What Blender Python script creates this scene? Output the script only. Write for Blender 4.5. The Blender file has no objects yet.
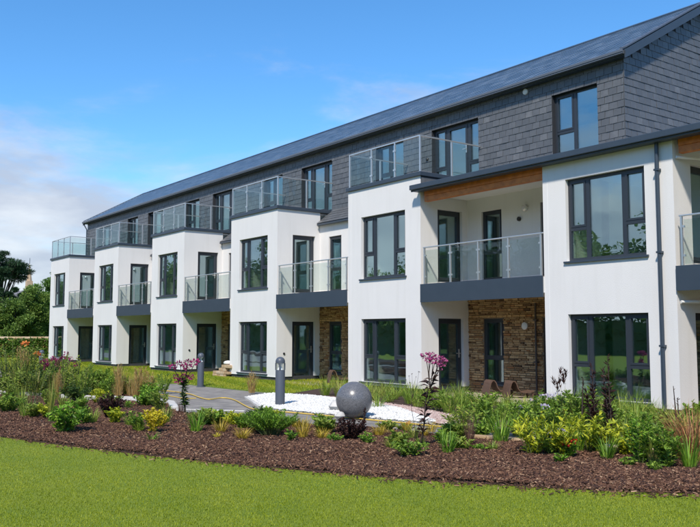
import bpy, math, random
import numpy as np
from mathutils import Matrix, Vector

random.seed(7); RNG = np.random.default_rng(11)
sc = bpy.context.scene
COL = sc.collection

# ------------------------------------------------------------------ camera
F_PX, CX, CY, HORIZON = 825.0, 350.0, 263.5, 333.5
PITCH = math.atan((HORIZON - CY) / F_PX)
AZ = math.atan((CX + 265) / (F_PX / math.cos(PITCH)))
CAM = np.array([0.0, -15.1, 1.65])
_fw = np.array([-math.cos(AZ), math.sin(AZ), 0]); RT = np.array([math.sin(AZ), math.cos(AZ), 0])
FW = _fw * math.cos(PITCH) + np.array([0, 0, math.sin(PITCH)]); UP = np.cross(RT, FW)
cam = bpy.data.cameras.new('camera'); cam.sensor_width = 36; cam.lens = 36 * F_PX / 700
cam.clip_start = 0.1; cam.clip_end = 2000
cam_o = bpy.data.objects.new('camera', cam); COL.objects.link(cam_o)
cam_o.matrix_world = Matrix(((RT[0], UP[0], -FW[0], CAM[0]), (RT[1], UP[1], -FW[1], CAM[1]),
                             (RT[2], UP[2], -FW[2], CAM[2]), (0, 0, 0, 1)))
sc.camera = cam_o

# ------------------------------------------------------------------ light
S = np.array([0.40, -0.53, 0.75]); S /= np.linalg.norm(S)
sun = bpy.data.lights.new('sun', 'SUN'); sun.energy = 3.3; sun.angle = math.radians(4.0); sun.color = (1.0, 0.91, 0.79)
sun_o = bpy.data.objects.new('sun', sun); COL.objects.link(sun_o)
sun_o.rotation_euler = Vector(S).to_track_quat('Z', 'Y').to_euler(); sun_o.location = (5, -25, 30)
SKY_STRENGTH = 0.13
w = bpy.data.worlds.new('World'); sc.world = w; w.use_nodes = True
nt = w.node_tree; nt.nodes.clear()
def wn(t, **k):
    n = nt.nodes.new(t)
    for a, b in k.items(): setattr(n, a, b)
    return n
sky = wn('ShaderNodeTexSky'); sky.sky_type = 'NISHITA'; sky.sun_disc = False
sky.sun_elevation = math.asin(S[2]); sky.sun_rotation = math.atan2(S[0], S[1])
sky.air_density = 1.0; sky.dust_density = 0.0; sky.ozone_density = 3.5
tc = wn('ShaderNodeTexCoord')
sep = wn('ShaderNodeSeparateXYZ'); nt.links.new(tc.outputs['Generated'], sep.inputs[0])
mp = wn('ShaderNodeMapping'); mp.inputs['Scale'].default_value = (2.6, 2.6, 8.0); mp.inputs['Location'].default_value = (0.35, 0.2, 0.1)
nt.links.new(tc.outputs['Generated'], mp.inputs[0])
nz = wn('ShaderNodeTexNoise'); nz.inputs['Scale'].default_value = 1.0; nz.inputs['Detail'].default_value = 8; nz.inputs['Roughness'].default_value = 0.6
nz.inputs['Distortion'].default_value = 0.25
nt.links.new(mp.outputs[0], nz.inputs['Vector'])
elev = wn('ShaderNodeMapRange'); elev.inputs[1].default_value = 0.0; elev.inputs[2].default_value = 0.46
elev.inputs[3].default_value = 0.60; elev.inputs[4].default_value = -0.24
nt.links.new(sep.outputs[2], elev.inputs[0])
add = wn('ShaderNodeMath', operation='ADD'); nt.links.new(nz.outputs[0], add.inputs[0]); nt.links.new(elev.outputs[0], add.inputs[1])
msk = wn('ShaderNodeMapRange', interpolation_type='SMOOTHSTEP'); msk.inputs[1].default_value = 0.60; msk.inputs[2].default_value = 0.92
msk.inputs[3].default_value = 0.0; msk.inputs[4].default_value = 0.92
nt.links.new(add.outputs[0], msk.inputs[0])
mixc = wn('ShaderNodeMix', data_type='RGBA')
nt.links.new(msk.outputs[0], mixc.inputs[0]); hsv = wn('ShaderNodeHueSaturation'); hsv.inputs['Saturation'].default_value = 1.1; tnt = wn('ShaderNodeMix', data_type='RGBA', blend_type='MULTIPLY'); tnt.inputs[0].default_value = 1; tnt.inputs[7].default_value = (.70, .90, 1.02, 1); nt.links.new(sky.outputs[0], tnt.inputs[6]); nt.links.new(tnt.outputs[2], hsv.inputs['Color']); nt.links.new(hsv.outputs[0], mixc.inputs[6])
nz2 = wn('ShaderNodeTexNoise'); nz2.inputs['Scale'].default_value = 3.1; nz2.inputs['Detail'].default_value = 7; nt.links.new(mp.outputs[0], nz2.inputs['Vector'])
cr = wn('ShaderNodeMapRange'); cr.inputs[1].default_value = .38; cr.inputs[2].default_value = .64; nt.links.new(nz2.outputs[0], cr.inputs[0])
cc = wn('ShaderNodeMix', data_type='RGBA'); nt.links.new(cr.outputs[0], cc.inputs[0]); cc.inputs[6].default_value = (2.7, 2.95, 3.5, 1); cc.inputs[7].default_value = (4.1, 4.3, 4.6, 1); nt.links.new(cc.outputs[2], mixc.inputs[7])
bg = wn('ShaderNodeBackground'); bg.inputs[1].default_value = SKY_STRENGTH
nt.links.new(mixc.outputs[2], bg.inputs[0])
out = wn('ShaderNodeOutputWorld'); nt.links.new(bg.outputs[0], out.inputs[0])
sc.view_settings.view_transform = 'Standard'; sc.view_settings.look = 'None'
sc.view_settings.exposure = 0.64; sc.view_settings.gamma = 1.0; sc.view_settings.use_curve_mapping = False
sc.render.engine = 'CYCLES'
sc.cycles.use_denoising = True
sc.cycles.max_bounces = 10; sc.cycles.transparent_max_bounces = 24; sc.cycles.glossy_bounces = 4; sc.cycles.transmission_bounces = 6
sc.cycles.sample_clamp_indirect = 6

# ------------------------------------------------------------------ pixel helpers (photo pixels -> points on the ground)
def ray(x, y): return FW + (x - CX) / F_PX * RT - (y - CY) / F_PX * UP
def gp(x, y, z=0.0):
    d = ray(x, y); return CAM + d * ((z - CAM[2]) / d[2])
def at_depth(x, y, dep):
    return CAM + ray(x, y) * dep
def depth(P): return float((np.array(P) - CAM) @ FW)
def hgt(x, yb, yt):
    return float(at_depth(x, yt, depth(gp(x, yb)))[2])
def ppm(P): return F_PX / depth(P)
def inview(P, m=30):
    v = np.array(P) - CAM; z = v @ FW
    if z < 0.5: return False
    x = CX + F_PX * (v @ RT) / z; y = CY - F_PX * (v @ UP) / z
    return -m < x < 700 + m and -m < y < 527 + m

# ------------------------------------------------------------------ materials
MATS = {}
def mat(name, col=(.5, .5, .5), rough=.6, metal=0.0, noise=None, bump=None, var=None, spec=.5, stain=None):
    """noise=(scale, col2, amount)  bump=(scale, strength, dist)  var=[(pos, col)...] ramp over the per-piece random value"""
    m = bpy.data.materials.new(name); m.use_nodes = True; MATS[name] = m
    t = m.node_tree; b = t.nodes['Principled BSDF']
    b.inputs['Roughness'].default_value = rough; b.inputs['Metallic'].default_value = metal
    b.inputs['Specular IOR Level'].default_value = spec
    b.inputs['Base Color'].default_value = (*col, 1)
    src = None
    if var:
        at = t.nodes.new('ShaderNodeAttribute'); at.attribute_name = 'rnd'
        oi = t.nodes.new('ShaderNodeObjectInfo')
        ad = t.nodes.new('ShaderNodeMath'); ad.operation = 'ADD'
        t.links.new(at.outputs['Fac'], ad.inputs[0]); t.links.new(oi.outputs['Random'], ad.inputs[1])
        fr = t.nodes.new('ShaderNodeMath'); fr.operation = 'FRACT'; t.links.new(ad.outputs[0], fr.inputs[0])
        rp = t.nodes.new('ShaderNodeValToRGB'); e = rp.color_ramp.elements
        while len(e) < len(var): e.new(.5)
        for i, (p, c) in enumerate(var): e[i].position = p; e[i].color = (*c, 1)
        t.links.new(fr.outputs[0], rp.inputs[0]); src = rp.outputs[0]
    g = t.nodes.new('ShaderNodeNewGeometry')
    if noise:
        n = t.nodes.new('ShaderNodeTexNoise'); n.inputs['Scale'].default_value = noise[0]; n.inputs['Detail'].default_value = 6
        t.links.new(g.outputs['Position'], n.inputs['Vector'])
        mr = t.nodes.new('ShaderNodeMapRange'); mr.inputs[1].default_value = .35; mr.inputs[2].default_value = .7
        mr.inputs[4].default_value = noise[2]
        t.links.new(n.outputs[0], mr.inputs[0])
        mx = t.nodes.new('ShaderNodeMix'); mx.data_type = 'RGBA'
        t.links.new(mr.outputs[0], mx.inputs[0])
        if src: t.links.new(src, mx.inputs[6])
        else: mx.inputs[6].default_value = (*col, 1)
        mx.inputs[7].default_value = (*noise[1], 1); src = mx.outputs[2]
    if stain:   # vertical streaks
        mpn = t.nodes.new('ShaderNodeMapping'); mpn.inputs['Scale'].default_value = (stain[0], stain[0], stain[0] * .08)
        t.links.new(g.outputs['Position'], mpn.inputs[0])
        n = t.nodes.new('ShaderNodeTexNoise'); n.inputs['Scale'].default_value = 1; n.inputs['Detail'].default_value = 5
        t.links.new(mpn.outputs[0], n.inputs['Vector'])
        mr = t.nodes.new('ShaderNodeMapRange'); mr.inputs[1].default_value = .5; mr.inputs[2].default_value = .8; mr.inputs[4].default_value = stain[2]
        t.links.new(n.outputs[0], mr.inputs[0])
        mx = t.nodes.new('ShaderNodeMix'); mx.data_type = 'RGBA'; t.links.new(mr.outputs[0], mx.inputs[0])
        if src: t.links.new(src, mx.inputs[6])
        else: mx.inputs[6].default_value = (*col, 1)
        mx.inputs[7].default_value = (*stain[1], 1); src = mx.outputs[2]
    if src: t.links.new(src, b.inputs['Base Color'])
    if bump:
        n = t.nodes.new('ShaderNodeTexNoise'); n.inputs['Scale'].default_value = bump[0]; n.inputs['Detail'].default_value = 5
        t.links.new(g.outputs['Position'], n.inputs['Vector'])
        bp = t.nodes.new('ShaderNodeBump'); bp.inputs['Strength'].default_value = bump[1]; bp.inputs['Distance'].default_value = bump[2]
        t.links.new(n.outputs[0], bp.inputs['Height']); t.links.new(bp.outputs[0], b.inputs['Normal'])
    return m

def glass_mat(name, tint, base, k):
    m = bpy.data.materials.new(name); m.use_nodes = True; MATS[name] = m
    t = m.node_tree; t.nodes.clear()
    o = t.nodes.new('ShaderNodeOutputMaterial'); mx = t.nodes.new('ShaderNodeMixShader')
    tr = t.nodes.new('ShaderNodeBsdfTransparent'); tr.inputs[0].default_value = (*tint, 1)
    gl = t.nodes.new('ShaderNodeBsdfGlossy'); gl.inputs['Roughness'].default_value = 0.0; gl.inputs[0].default_value = (.74, .90, .97, 1)
    lw = t.nodes.new('ShaderNodeLayerWeight'); lw.inputs[0].default_value = .5
    pw = t.nodes.new('ShaderNodeMath'); pw.operation = 'POWER'; pw.inputs[1].default_value = 3; t.links.new(lw.outputs['Facing'], pw.inputs[0])
    ma = t.nodes.new('ShaderNodeMath'); ma.operation = 'MULTIPLY_ADD'; ma.inputs[1].default_value = k; ma.inputs[2].default_value = base
    t.links.new(pw.outputs[0], ma.inputs[0])
    # slight unevenness of the pane
    g = t.nodes.new('ShaderNodeNewGeometry'); n = t.nodes.new('ShaderNodeTexNoise'); n.inputs['Scale'].default_value = 1.3
    t.links.new(g.outputs['Position'], n.inputs['Vector'])
    bp = t.nodes.new('ShaderNodeBump'); bp.inputs['Strength'].default_value = .08; bp.inputs['Distance'].default_value = .03
    t.links.new(n.outputs[0], bp.inputs['Height']); t.links.new(bp.outputs[0], gl.inputs['Normal'])
    t.links.new(ma.outputs[0], mx.inputs[0]); t.links.new(tr.outputs[0], mx.inputs[1]); t.links.new(gl.outputs[0], mx.inputs[2])
    t.links.new(mx.outputs[0], o.inputs[0])
    return m

def leaf_mat(name, ramp, trans=.35, rough=.5):
    m = bpy.data.materials.new(name); m.use_nodes = True; MATS[name] = m
    t = m.node_tree; b = t.nodes['Principled BSDF']; o = t.nodes['Material Output']
    b.inputs['Roughness'].default_value = rough; b.inputs['Specular IOR Level'].default_value = .3
    at = t.nodes.new('ShaderNodeAttribute'); at.attribute_name = 'rnd'
    rp = t.nodes.new('ShaderNodeValToRGB'); e = rp.color_ramp.elements
    while len(e) < len(ramp): e.new(.5)
    for i, c in enumerate(ramp):
        e[i].position = i / (len(ramp) - 1); e[i].color = (*c, 1)
    t.links.new(at.outputs['Fac'], rp.inputs[0]); t.links.new(rp.outputs[0], b.inputs['Base Color'])
    tl = t.nodes.new('ShaderNodeBsdfTranslucent'); t.links.new(rp.outputs[0], tl.inputs[0])
    mx = t.nodes.new('ShaderNodeMixShader'); mx.inputs[0].default_value = trans
    t.links.new(b.outputs[0], mx.inputs[1]); t.links.new(tl.outputs[0], mx.inputs[2]); t.links.new(mx.outputs[0], o.inputs[0])
    return m

mat('render', (.72, .712, .70), .85, noise=(.9, (.67, .665, .655), .6), bump=(45, .5, .006), stain=(6, (.58, .57, .54), .26))
mat('interior', (.80, .79, .76), .9)
mat('interior_floor', (.25, .2, .15), .6)
mat('dark_metal', (.036, .052, .074), .40, noise=(3, (.045, .062, .086), .6))
mat('frame_grey', (.028, .035, .046), .4)
mat('gutter_metal', (.10, .115, .14), .3)
mat('steel', (.74, .74, .72), .38, 0.85)
mat('slate', (.06, .07, .085), .42, var=[(0, (0.093, 0.099, 0.106)), (.5, (0.110, 0.116, 0.123)), (.9, (0.123, 0.129, 0.137)), (1, (0.157, 0.162, 0.169))],
    noise=(9, (.082, .086, .094), .5), bump=(40, .45, .01))
mat('roof_slate', (.05, .06, .08), .3, var=[(0, (0.081, 0.130, 0.198)), (.6, (0.115, 0.169, 0.246)), (1, (0.176, 0.234, 0.312))], bump=(30, .3, .01))  # blue of the reflected sky is put into the slate base colour
mat('slate_back', (.02, .023, .03), .8)
mat('stone', (.3, .2, .11), .85, var=[(0, (0.085, 0.045, 0.024)), (.15, (0.339, 0.189, 0.082)), (.5, (0.594, 0.369, 0.170)), (.8, (0.700, 0.468, 0.238)), (.93, (0.382, 0.153, 0.048)), (1, (0.530, 0.378, 0.204))],
    noise=(14, (.26, .15, .07), .5), bump=(35, .8, .02))
mat('mortar', (.22, .17, .12), .95, bump=(60, .5, .01))
mat('plinth', (.035, .037, .042), .8, noise=(25, (.08, .08, .085), .5), bump=(60, .4, .01))
mat('timber', (.66, .21, .038), .5, noise=(9, (.42, .11, .02), .8), bump=(50, .25, .005))
mat('white_plastic', (.75, .75, .74), .4)
mat('black_plastic', (.02, .02, .022), .45)
mat('brown_pipe', (.07, .05, .04), .5)
mat('asphalt', (.17, .16, .15), .9, noise=(2.6, (.30, .28, .25), .9), bump=(220, .6, .006))
mat('concrete', (.56, .55, .52), .85, noise=(8, (.42, .41, .38), .7), bump=(90, .4, .005), var=[(0, (.50, .49, .46)), (1, (.66, .65, .62))])
mat('paving', (.42, .35, .27), .85, noise=(5, (.32, .26, .2), .6), bump=(60, .4, .005), var=[(0, (.38, .31, .24)), (1, (.5, .43, .34))])
mat('sandstone', (.45, .33, .2), .85, noise=(12, (.3, .21, .12), .6), bump=(45, .6, .01), var=[(0, (.40, .27, .15)), (.5, (.52, .38, .23)), (1, (.58, .48, .36))])
mat('lawn_soil', (.145, .215, .010), .95, noise=(1.1, (.20, .25, .014), .8), bump=(120, .8, .02))
mat('far_lawn', (.11, .18, .016), .95, noise=(2.2, (.16, .22, .03), .8), bump=(60, .8, .03))
mat('ground_grass', (.07, .12, .02), .95, noise=(.4, (.1, .13, .03), .7))
mat('soil', (.045, .024, .016), .95, noise=(8, (.075, .042, .03), .7), bump=(50, .9, .03))
mat('bark', (.1, .06, .05), .85, var=[(0, (0.025, 0.009, 0.006)), (.4, (0.074, 0.031, 0.016)), (.75, (0.130, 0.059, 0.031)), (.93, (0.210, 0.113, 0.063)), (1, (0.370, 0.242, 0.147))])
mat('white_gravel', (.72, .72, .7), .7, var=[(0, (.40, .40, .38)), (.3, (.58, .58, .56)), (.8, (.66, .66, .64)), (1, (.74, .74, .72))])
mat('pink_gravel', (.36, .25, .22), .85, var=[(0, (.26, .17, .15)), (.5, (.40, .29, .26)), (1, (.55, .45, .41))])
mat('granite', (.07, .073, .08), .28, noise=(70, (.23, .235, .25), .8), bump=(60, .05, .002))
mat('bollard_grey', (.075, .09, .115), .45)
mat('hose_yellow', (.62, .42, .05), .55, noise=(20, (.5, .36, .1), .7))
mat('wicker', (.13, .075, .05), .7, noise=(60, (.06, .035, .022), .8), bump=(90, .8, .01))
mat('bark_trunk', (.09, .065, .045), .9, noise=(10, (.05, .035, .025), .8), bump=(25, .8, .03))
mat('stem_green', (.09, .12, .035), .6); mat('stem_dark', (.04, .025, .02), .7); mat('stem_tan', (.3, .21, .1), .7)
mat('spire_stone', (.5, .36, .24), .9, noise=(1, (.42, .3, .2), .6))
mat('house_wall', (.7, .68, .64), .9); mat('roof_grey', (.22, .21, .22), .8)
mat('garden_wall', (.45, .34, .28), .9, var=[(0, (.36, .25, .2)), (1, (.55, .45, .4))])
glass_mat('window_glass', (.86, .95, .91), .25, .60)
glass_mat('rail_glass', (.88, .93, .92), .03, .45)
glass_mat('lantern_glass', (.9, .92, .93), .08, .5)
mat('lens', (.85, .85, .83), .3)

leaf_mat('lawn_blade', [(0.189, 0.257, 0.005), (0.246, 0.310, 0.008), (0.303, 0.356, 0.012), (0.413, 0.399, 0.036)], .3)
leaf_mat('leaf_mid', [(0.069, 0.135, 0.019), (0.137, 0.247, 0.031), (0.246, 0.382, 0.049), (0.382, 0.493, 0.069)])
leaf_mat('leaf_dark', [(0.023, 0.058, 0.015), (0.043, 0.099, 0.021), (0.078, 0.149, 0.030), (0.137, 0.198, 0.038)])
leaf_mat('leaf_lime', [(0.152, 0.234, 0.022), (0.304, 0.382, 0.028), (0.481, 0.517, 0.033), (0.632, 0.616, 0.044)])
leaf_mat('leaf_yellow', [(.40, .36, .02), (.60, .52, .03), (.72, .62, .04), (.78, .70, .10)])
leaf_mat('leaf_gold', [(.26, .22, .03), (.45, .34, .04), (.60, .44, .05), (.62, .50, .14)])
leaf_mat('leaf_bronze', [(.022, .012, .014), (.042, .019, .019), (.072, .031, .026), (.108, .060, .036)])
leaf_mat('leaf_strap', [(0.061, 0.136, 0.018), (0.121, 0.256, 0.025), (0.222, 0.410, 0.039), (0.345, 0.513, 0.062)])
leaf_mat('grass_mix', [(.105, .179, .030), (.194, .284, .045), (.359, .389, .075), (.628, .508, .179)])
leaf_mat('grass_green', [(0.122, 0.215, 0.035), (0.195, 0.322, 0.039), (0.318, 0.429, 0.052), (0.610, 0.558, 0.140)])
leaf_mat('grass_straw', [(.28, .19, .06), (.42, .28, .09), (.52, .36, .14), (.5, .42, .22)])
leaf_mat('grass_red', [(.209, .074, .038), (.389, .165, .068), (.538, .283, .120), (.538, .403, .179)])
leaf_mat('grass_brown', [(.10, .05, .04), (.16, .08, .06), (.2, .12, .08)])
leaf_mat('leaf_fresh', [(0.115, 0.187, 0.027), (0.184, 0.275, 0.036), (0.276, 0.363, 0.054), (0.414, 0.396, 0.108)])
leaf_mat('tree_far', [(.09, .16, .04), (.13, .22, .05), (.18, .28, .07), (.24, .32, .09)], .5)
mat('hedge_core', (.10, .16, .05), .9)
leaf_mat('tree_a', [(0.042, 0.105, 0.022), (0.074, 0.177, 0.031), (0.128, 0.250, 0.042), (0.212, 0.333, 0.063)], .3)
leaf_mat('tree_b', [(0.067, 0.131, 0.023), (0.116, 0.206, 0.036), (0.193, 0.298, 0.054), (0.291, 0.373, 0.077)], .3)
leaf_mat('tree_pine', [(.015, .042, .018), (.027, .068, .027), (.045, .098, .036)], .15)
leaf_mat('ivy', [(.058, .137, .027), (.108, .234, .039), (.195, .332, .058), (.507, .234, .117)], .25)
leaf_mat('petal_pink', [(.34, .05, .16), (.50, .10, .27), (.62, .22, .40)], .3)
leaf_mat('petal_magenta', [(.20, .012, .07), (.33, .025, .13), (.42, .07, .22)], .3)
leaf_mat('petal_lilac', [(.50, .42, .60), (.66, .60, .72), (.8, .76, .82)], .3)
leaf_mat('petal_red', [(.5, .015, .012), (.65, .03, .02)], .25)
leaf_mat('petal_orange', [(.75, .22, .05), (.8, .32, .1)], .25)
leaf_mat('petal_white', [(.7, .7, .66), (.85, .85, .82)], .3)
leaf_mat('petal_yellow', [(.75, .52, .02), (.8, .65, .06)], .3)

# ------------------------------------------------------------------ object helpers
def tag(o, label=None, cat=None, group=None, kind=None):
    for k, v in (('label', label), ('category', cat), ('group', group), ('kind', kind)):
        if v: o[k] = v
    return o
def empty(name, loc, rz=0.0):
    o = bpy.data.objects.new(name, None); o.location = loc; o.rotation_euler = (0, 0, rz); o.empty_display_size = .2
    COL.objects.link(o); o['_w'] = list(map(float, loc)); return o
def wloc(o): return np.array(o['_w']) if '_w' in o.keys() else np.zeros(3)
def link(name, me, parent=None, loc=(0, 0, 0)):
    o = bpy.data.objects.new(name, me); COL.objects.link(o)
    loc = np.array(loc, float); o['_w'] = [float(q) for q in loc]
    if parent is not None:
        o.parent = parent; loc = loc - wloc(parent)
    o.location = loc
    return o
def np_mesh(name, V, Fa, m, rnd=None, smooth=False):
    me = bpy.data.meshes.new(name); V = np.asarray(V, np.float32); Fa = np.asarray(Fa, np.int32); k = Fa.shape[1]
    me.vertices.add(len(V)); me.vertices.foreach_set('co', V.ravel())
    me.loops.add(Fa.size); me.loops.foreach_set('vertex_index', Fa.ravel())
    me.polygons.add(len(Fa)); me.polygons.foreach_set('loop_start', np.arange(0, Fa.size, k, dtype=np.int32))
    me.polygons.foreach_set('use_smooth', np.full(len(Fa), smooth))
    if rnd is not None:
        a = me.attributes.new('rnd', 'FLOAT', 'POINT'); a.data.foreach_set('value', np.asarray(rnd, np.float32))
    me.materials.append(MATS[m]); me.update(calc_edges=True); me.validate()
    return me

class MB:
    def __init__(s): s.v = []; s.f = []; s.r = []
    def face(s, pts, r=0.0):
        i = len(s.v); s.v += [tuple(map(float, p)) for p in pts]; s.r += [r] * len(pts); s.f.append(tuple(range(i, i + len(pts)))); return s
    def hexa(s, P, r=0.0):   # 8 pts: 4 bottom ccw, 4 top ccw
        i = len(s.v); s.v += [tuple(map(float, p)) for p in P]; s.r += [r] * 8
        for f in ((3, 2, 1, 0), (4, 5, 6, 7), (0, 1, 5, 4), (1, 2, 6, 5), (2, 3, 7, 6), (3, 0, 4, 7)): s.f.append(tuple(i + j for j in f))
        return s
    def box(s, x0, x1, y0, y1, z0, z1, r=0.0):
        return s.hexa([(x0, y0, z0), (x1, y0, z0), (x1, y1, z0), (x0, y1, z0), (x0, y0, z1), (x1, y0, z1), (x1, y1, z1), (x0, y1, z1)], r)
    def pbox(s, P, u0, u1, n0, n1, v0, v1, r=0.0):
        q = [(u0, n0, v0), (u1, n0, v0), (u1, n1, v0), (u0, n1, v0), (u0, n0, v1), (u1, n0, v1), (u1, n1, v1), (u0, n1, v1)]
        return s.hexa([P.pt(*a) for a in q], r)
    def tube(s, pts, rad, n=8, cap=True):
        pts = [np.array(p, float) for p in pts]; rad = rad if hasattr(rad, '__len__') else [rad] * len(pts); rings = []
        for i, p in enumerate(pts):
            d = pts[min(i + 1, len(pts) - 1)] - pts[max(i - 1, 0)]; d /= (np.linalg.norm(d) + 1e-9)
            a = np.cross(d, (0, 0, 1) if abs(d[2]) < .9 else (1, 0, 0)); a /= np.linalg.norm(a); b = np.cross(d, a)
            k = len(s.v)
            for j in range(n):
                t = 2 * math.pi * j / n; q = p + rad[i] * (math.cos(t) * a + math.sin(t) * b); s.v.append(tuple(q)); s.r.append(0)
            rings.append(k)
        for i in range(len(rings) - 1):
            for j in range(n):
                s.f.append((rings[i] + j, rings[i] + (j + 1) % n, rings[i + 1] + (j + 1) % n, rings[i + 1] + j))
        if cap:
            s.f.append(tuple(rings[0] + j for j in reversed(range(n)))); s.f.append(tuple(rings[-1] + j for j in range(n)))
        return s
    def lathe(s, prof, c, n=24):
        rings = []
        for (r, z) in prof:
            k = len(s.v); rings.append(k)
            for j in range(n):
                t = 2 * math.pi * j / n; s.v.append((c[0] + r * math.cos(t), c[1] + r * math.sin(t), c[2] + z)); s.r.append(0)
        for i in range(len(rings) - 1):
            for j in range(n): s.f.append((rings[i] + j, rings[i] + (j + 1) % n, rings[i + 1] + (j + 1) % n, rings[i + 1] + j))
        s.f.append(tuple(rings[0] + j for j in reversed(range(n)))); s.f.append(tuple(rings[-1] + j for j in range(n)))
        return s
    def prism(s, poly, z0, z1):
        n = len(poly); i = len(s.v)
        s.v += [(float(p[0]), float(p[1]), z0) for p in poly] + [(float(p[0]), float(p[1]), z1) for p in poly]; s.r += [0] * (2 * n)
        s.f.append(tuple(i + n + j for j in range(n))); s.f.append(tuple(i + j for j in reversed(range(n))))
        for j in range(n): s.f.append((i + j, i + (j + 1) % n, i + n + (j + 1) % n, i + n + j))
        return s
    def build(s, name, m, parent=None, smooth=False, bevel=0, base=False):
        V = np.array(s.v, float); c = (V.min(0) + V.max(0)) / 2
        if base: c[2] = V[:, 2].min()
        me = bpy.data.meshes.new(name); me.from_pydata([tuple(p) for p in (V - c)], [], s.f)
        me.materials.append(MATS[m])
        if any(s.r):
            a = me.attributes.new('rnd', 'FLOAT', 'POINT'); a.data.foreach_set('value', np.array(s.r, np.float32))
        if smooth: me.polygons.foreach_set('use_smooth', [True] * len(me.polygons))
        me.update()
        o = link(name, me, parent, c)
        if smooth:
            try: me.set_sharp_from_angle(angle=math.radians(40))
            except Exception: pass
        if bevel:
            md = o.modifiers.new('bevel', 'BEVEL'); md.width = bevel; md.segments = 2; md.limit_method = 'ANGLE'
        return o

class Plane:   # u along, n outward, v up
    def __init__(s, O, u, n): s.O = np.array(O, float); s.u = np.array(u, float); s.n = np.array(n, float)
    def pt(s, u, n, v): return s.O + s.u * u + s.n * n + np.array([0, 0, 1.0]) * v
FRONT = lambda y: Plane((0, y, 0), (1, 0, 0), (0, -1, 0))       # u = world X
SIDE = lambda x: Plane((x, 0, 0), (0, 1, 0), (1, 0, 0))         # u = world Y, facing +X
SIDEL = lambda x: Plane((x, 0, 0), (0, 1, 0), (-1, 0, 0))

def wall(name, P, u0, u1, v0, v1, th, ops, m, parent):
    """solid wall with rectangular openings, outer face at n=0, inner at n=-th"""
    us = sorted({u0, u1, *[a for o in ops for a in o[:2] if u0 < a < u1]}); vs = sorted({v0, v1, *[a for o in ops for a in o[2:4] if v0 < a < v1]})
    nu, nv = len(us) - 1, len(vs) - 1
    def solid(i, j):
        if i < 0 or j < 0 or i >= nu or j >= nv: return False
        cu, cv = (us[i] + us[i + 1]) / 2, (vs[j] + vs[j + 1]) / 2
        return not any(o[0] < cu < o[1] and o[2] < cv < o[3] for o in ops)
    mb = MB()
    for i in range(nu):
        for j in range(nv):
            if not solid(i, j): continue
            a, b, c, d = us[i], us[i + 1], vs[j], vs[j + 1]; q = P.pt
            mb.face([q(a, 0, c), q(b, 0, c), q(b, 0, d), q(a, 0, d)]); mb.face([q(b, -th, c), q(a, -th, c), q(a, -th, d), q(b, -th, d)])
            if not solid(i - 1, j): mb.face([q(a, 0, c), q(a, 0, d), q(a, -th, d), q(a, -th, c)])
            if not solid(i + 1, j): mb.face([q(b, 0, d), q(b, 0, c), q(b, -th, c), q(b, -th, d)])
            if not solid(i, j - 1): mb.face([q(a, 0, c), q(a, -th, c), q(b, -th, c), q(b, 0, c)])
            if not solid(i, j + 1): mb.face([q(a, 0, d), q(b, 0, d), q(b, -th, d), q(a, -th, d)])
    return mb.build(name, m, parent)

def window(P, u0, u1, v0, v1, cols, parent, inset=.10, sill=True, name='window', trans=.38, handle=False):
    """cols: list of (width fraction, kind); kind f = fixed, c = casement over fixed, d = door leaf"""
    W = u1 - u0; fr = MB(); fw = .068; n0, n1 = -inset - .07, -inset
    fr.pbox(P, u0, u1, n0, n1, v0, v0 + fw); fr.pbox(P, u0, u1, n0, n1, v1 - fw, v1)
    fr.pbox(P, u0, u0 + fw, n0, n1, v0 + fw, v1 - fw); fr.pbox(P, u1 - fw, u1, n0, n1, v0 + fw, v1 - fw)
    x = u0; edges = [u0 + fw]; panes = []; sashes = []; handles = []
    xs = [u0]
    for f, _ in cols: xs.append(xs[-1] + f * W)
    for q in xs[1:-1]: fr.pbox(P, q - .05, q + .05, n0, n1, v0 + fw, v1 - fw)
    for i, (f, k) in enumerate(cols):
        a = xs[i] + (fw if i == 0 else .05); b = xs[i + 1] - (fw if i == len(cols) - 1 else .05)
        lo, hi = v0 + fw, v1 - fw
        if k == 'c':
            tv = lo + (hi - lo) * trans
            fr.pbox(P, a, b, n0, n1 + .004, tv - .04, tv + .04)
            panes.append((a, b, lo, tv - .04)); sashes.append((a, b, tv + .04, hi, .045)); panes.append((a + .045, b - .045, tv + .085, hi - .045))
        elif k == 'd':
            sashes.append((a, b, lo, hi, .075)); panes.append((a + .075, b - .075, lo + .075, hi - .075)); handles.append((b - .04, lo + 1.0))
        else: panes.append((a, b, lo, hi))
    wroot = fr.build(name, 'frame_grey', parent)
    for (a, b, c, d, s) in sashes:
        m = MB(); m0, m1 = n0 + .012, n1 + .014
        m.pbox(P, a, b, m0, m1, c, c + s); m.pbox(P, a, b, m0, m1, d - s, d); m.pbox(P, a, a + s, m0, m1, c + s, d - s); m.pbox(P, b - s, b, m0, m1, c + s, d - s)
        m.build('sash', 'frame_grey', wroot)
    for (a, b, c, d) in panes:
        MB().pbox(P, a - .004, b + .004, -inset - .045, -inset - .025, c - .004, d + .004).build('pane', 'window_glass', wroot)
    for (u, v) in handles:
        h = MB().pbox(P, u - .02, u + .02, n1 + .014, n1 + .024, v - .12, v + .12); h.pbox(P, u - .13, u + .015, n1 + .045, n1 + .062, v - .012, v + .012)
        h.pbox(P, u - .012, u + .012, n1 + .024, n1 + .045, v - .012, v + .012); h.build('handle', 'steel', wroot)
    if sill:
        MB().pbox(P, u0 - .06, u1 + .06, -inset - .06, .05, v0 - .045, v0 - .002).build('sill', 'dark_metal', wroot)
    return wroot

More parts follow.
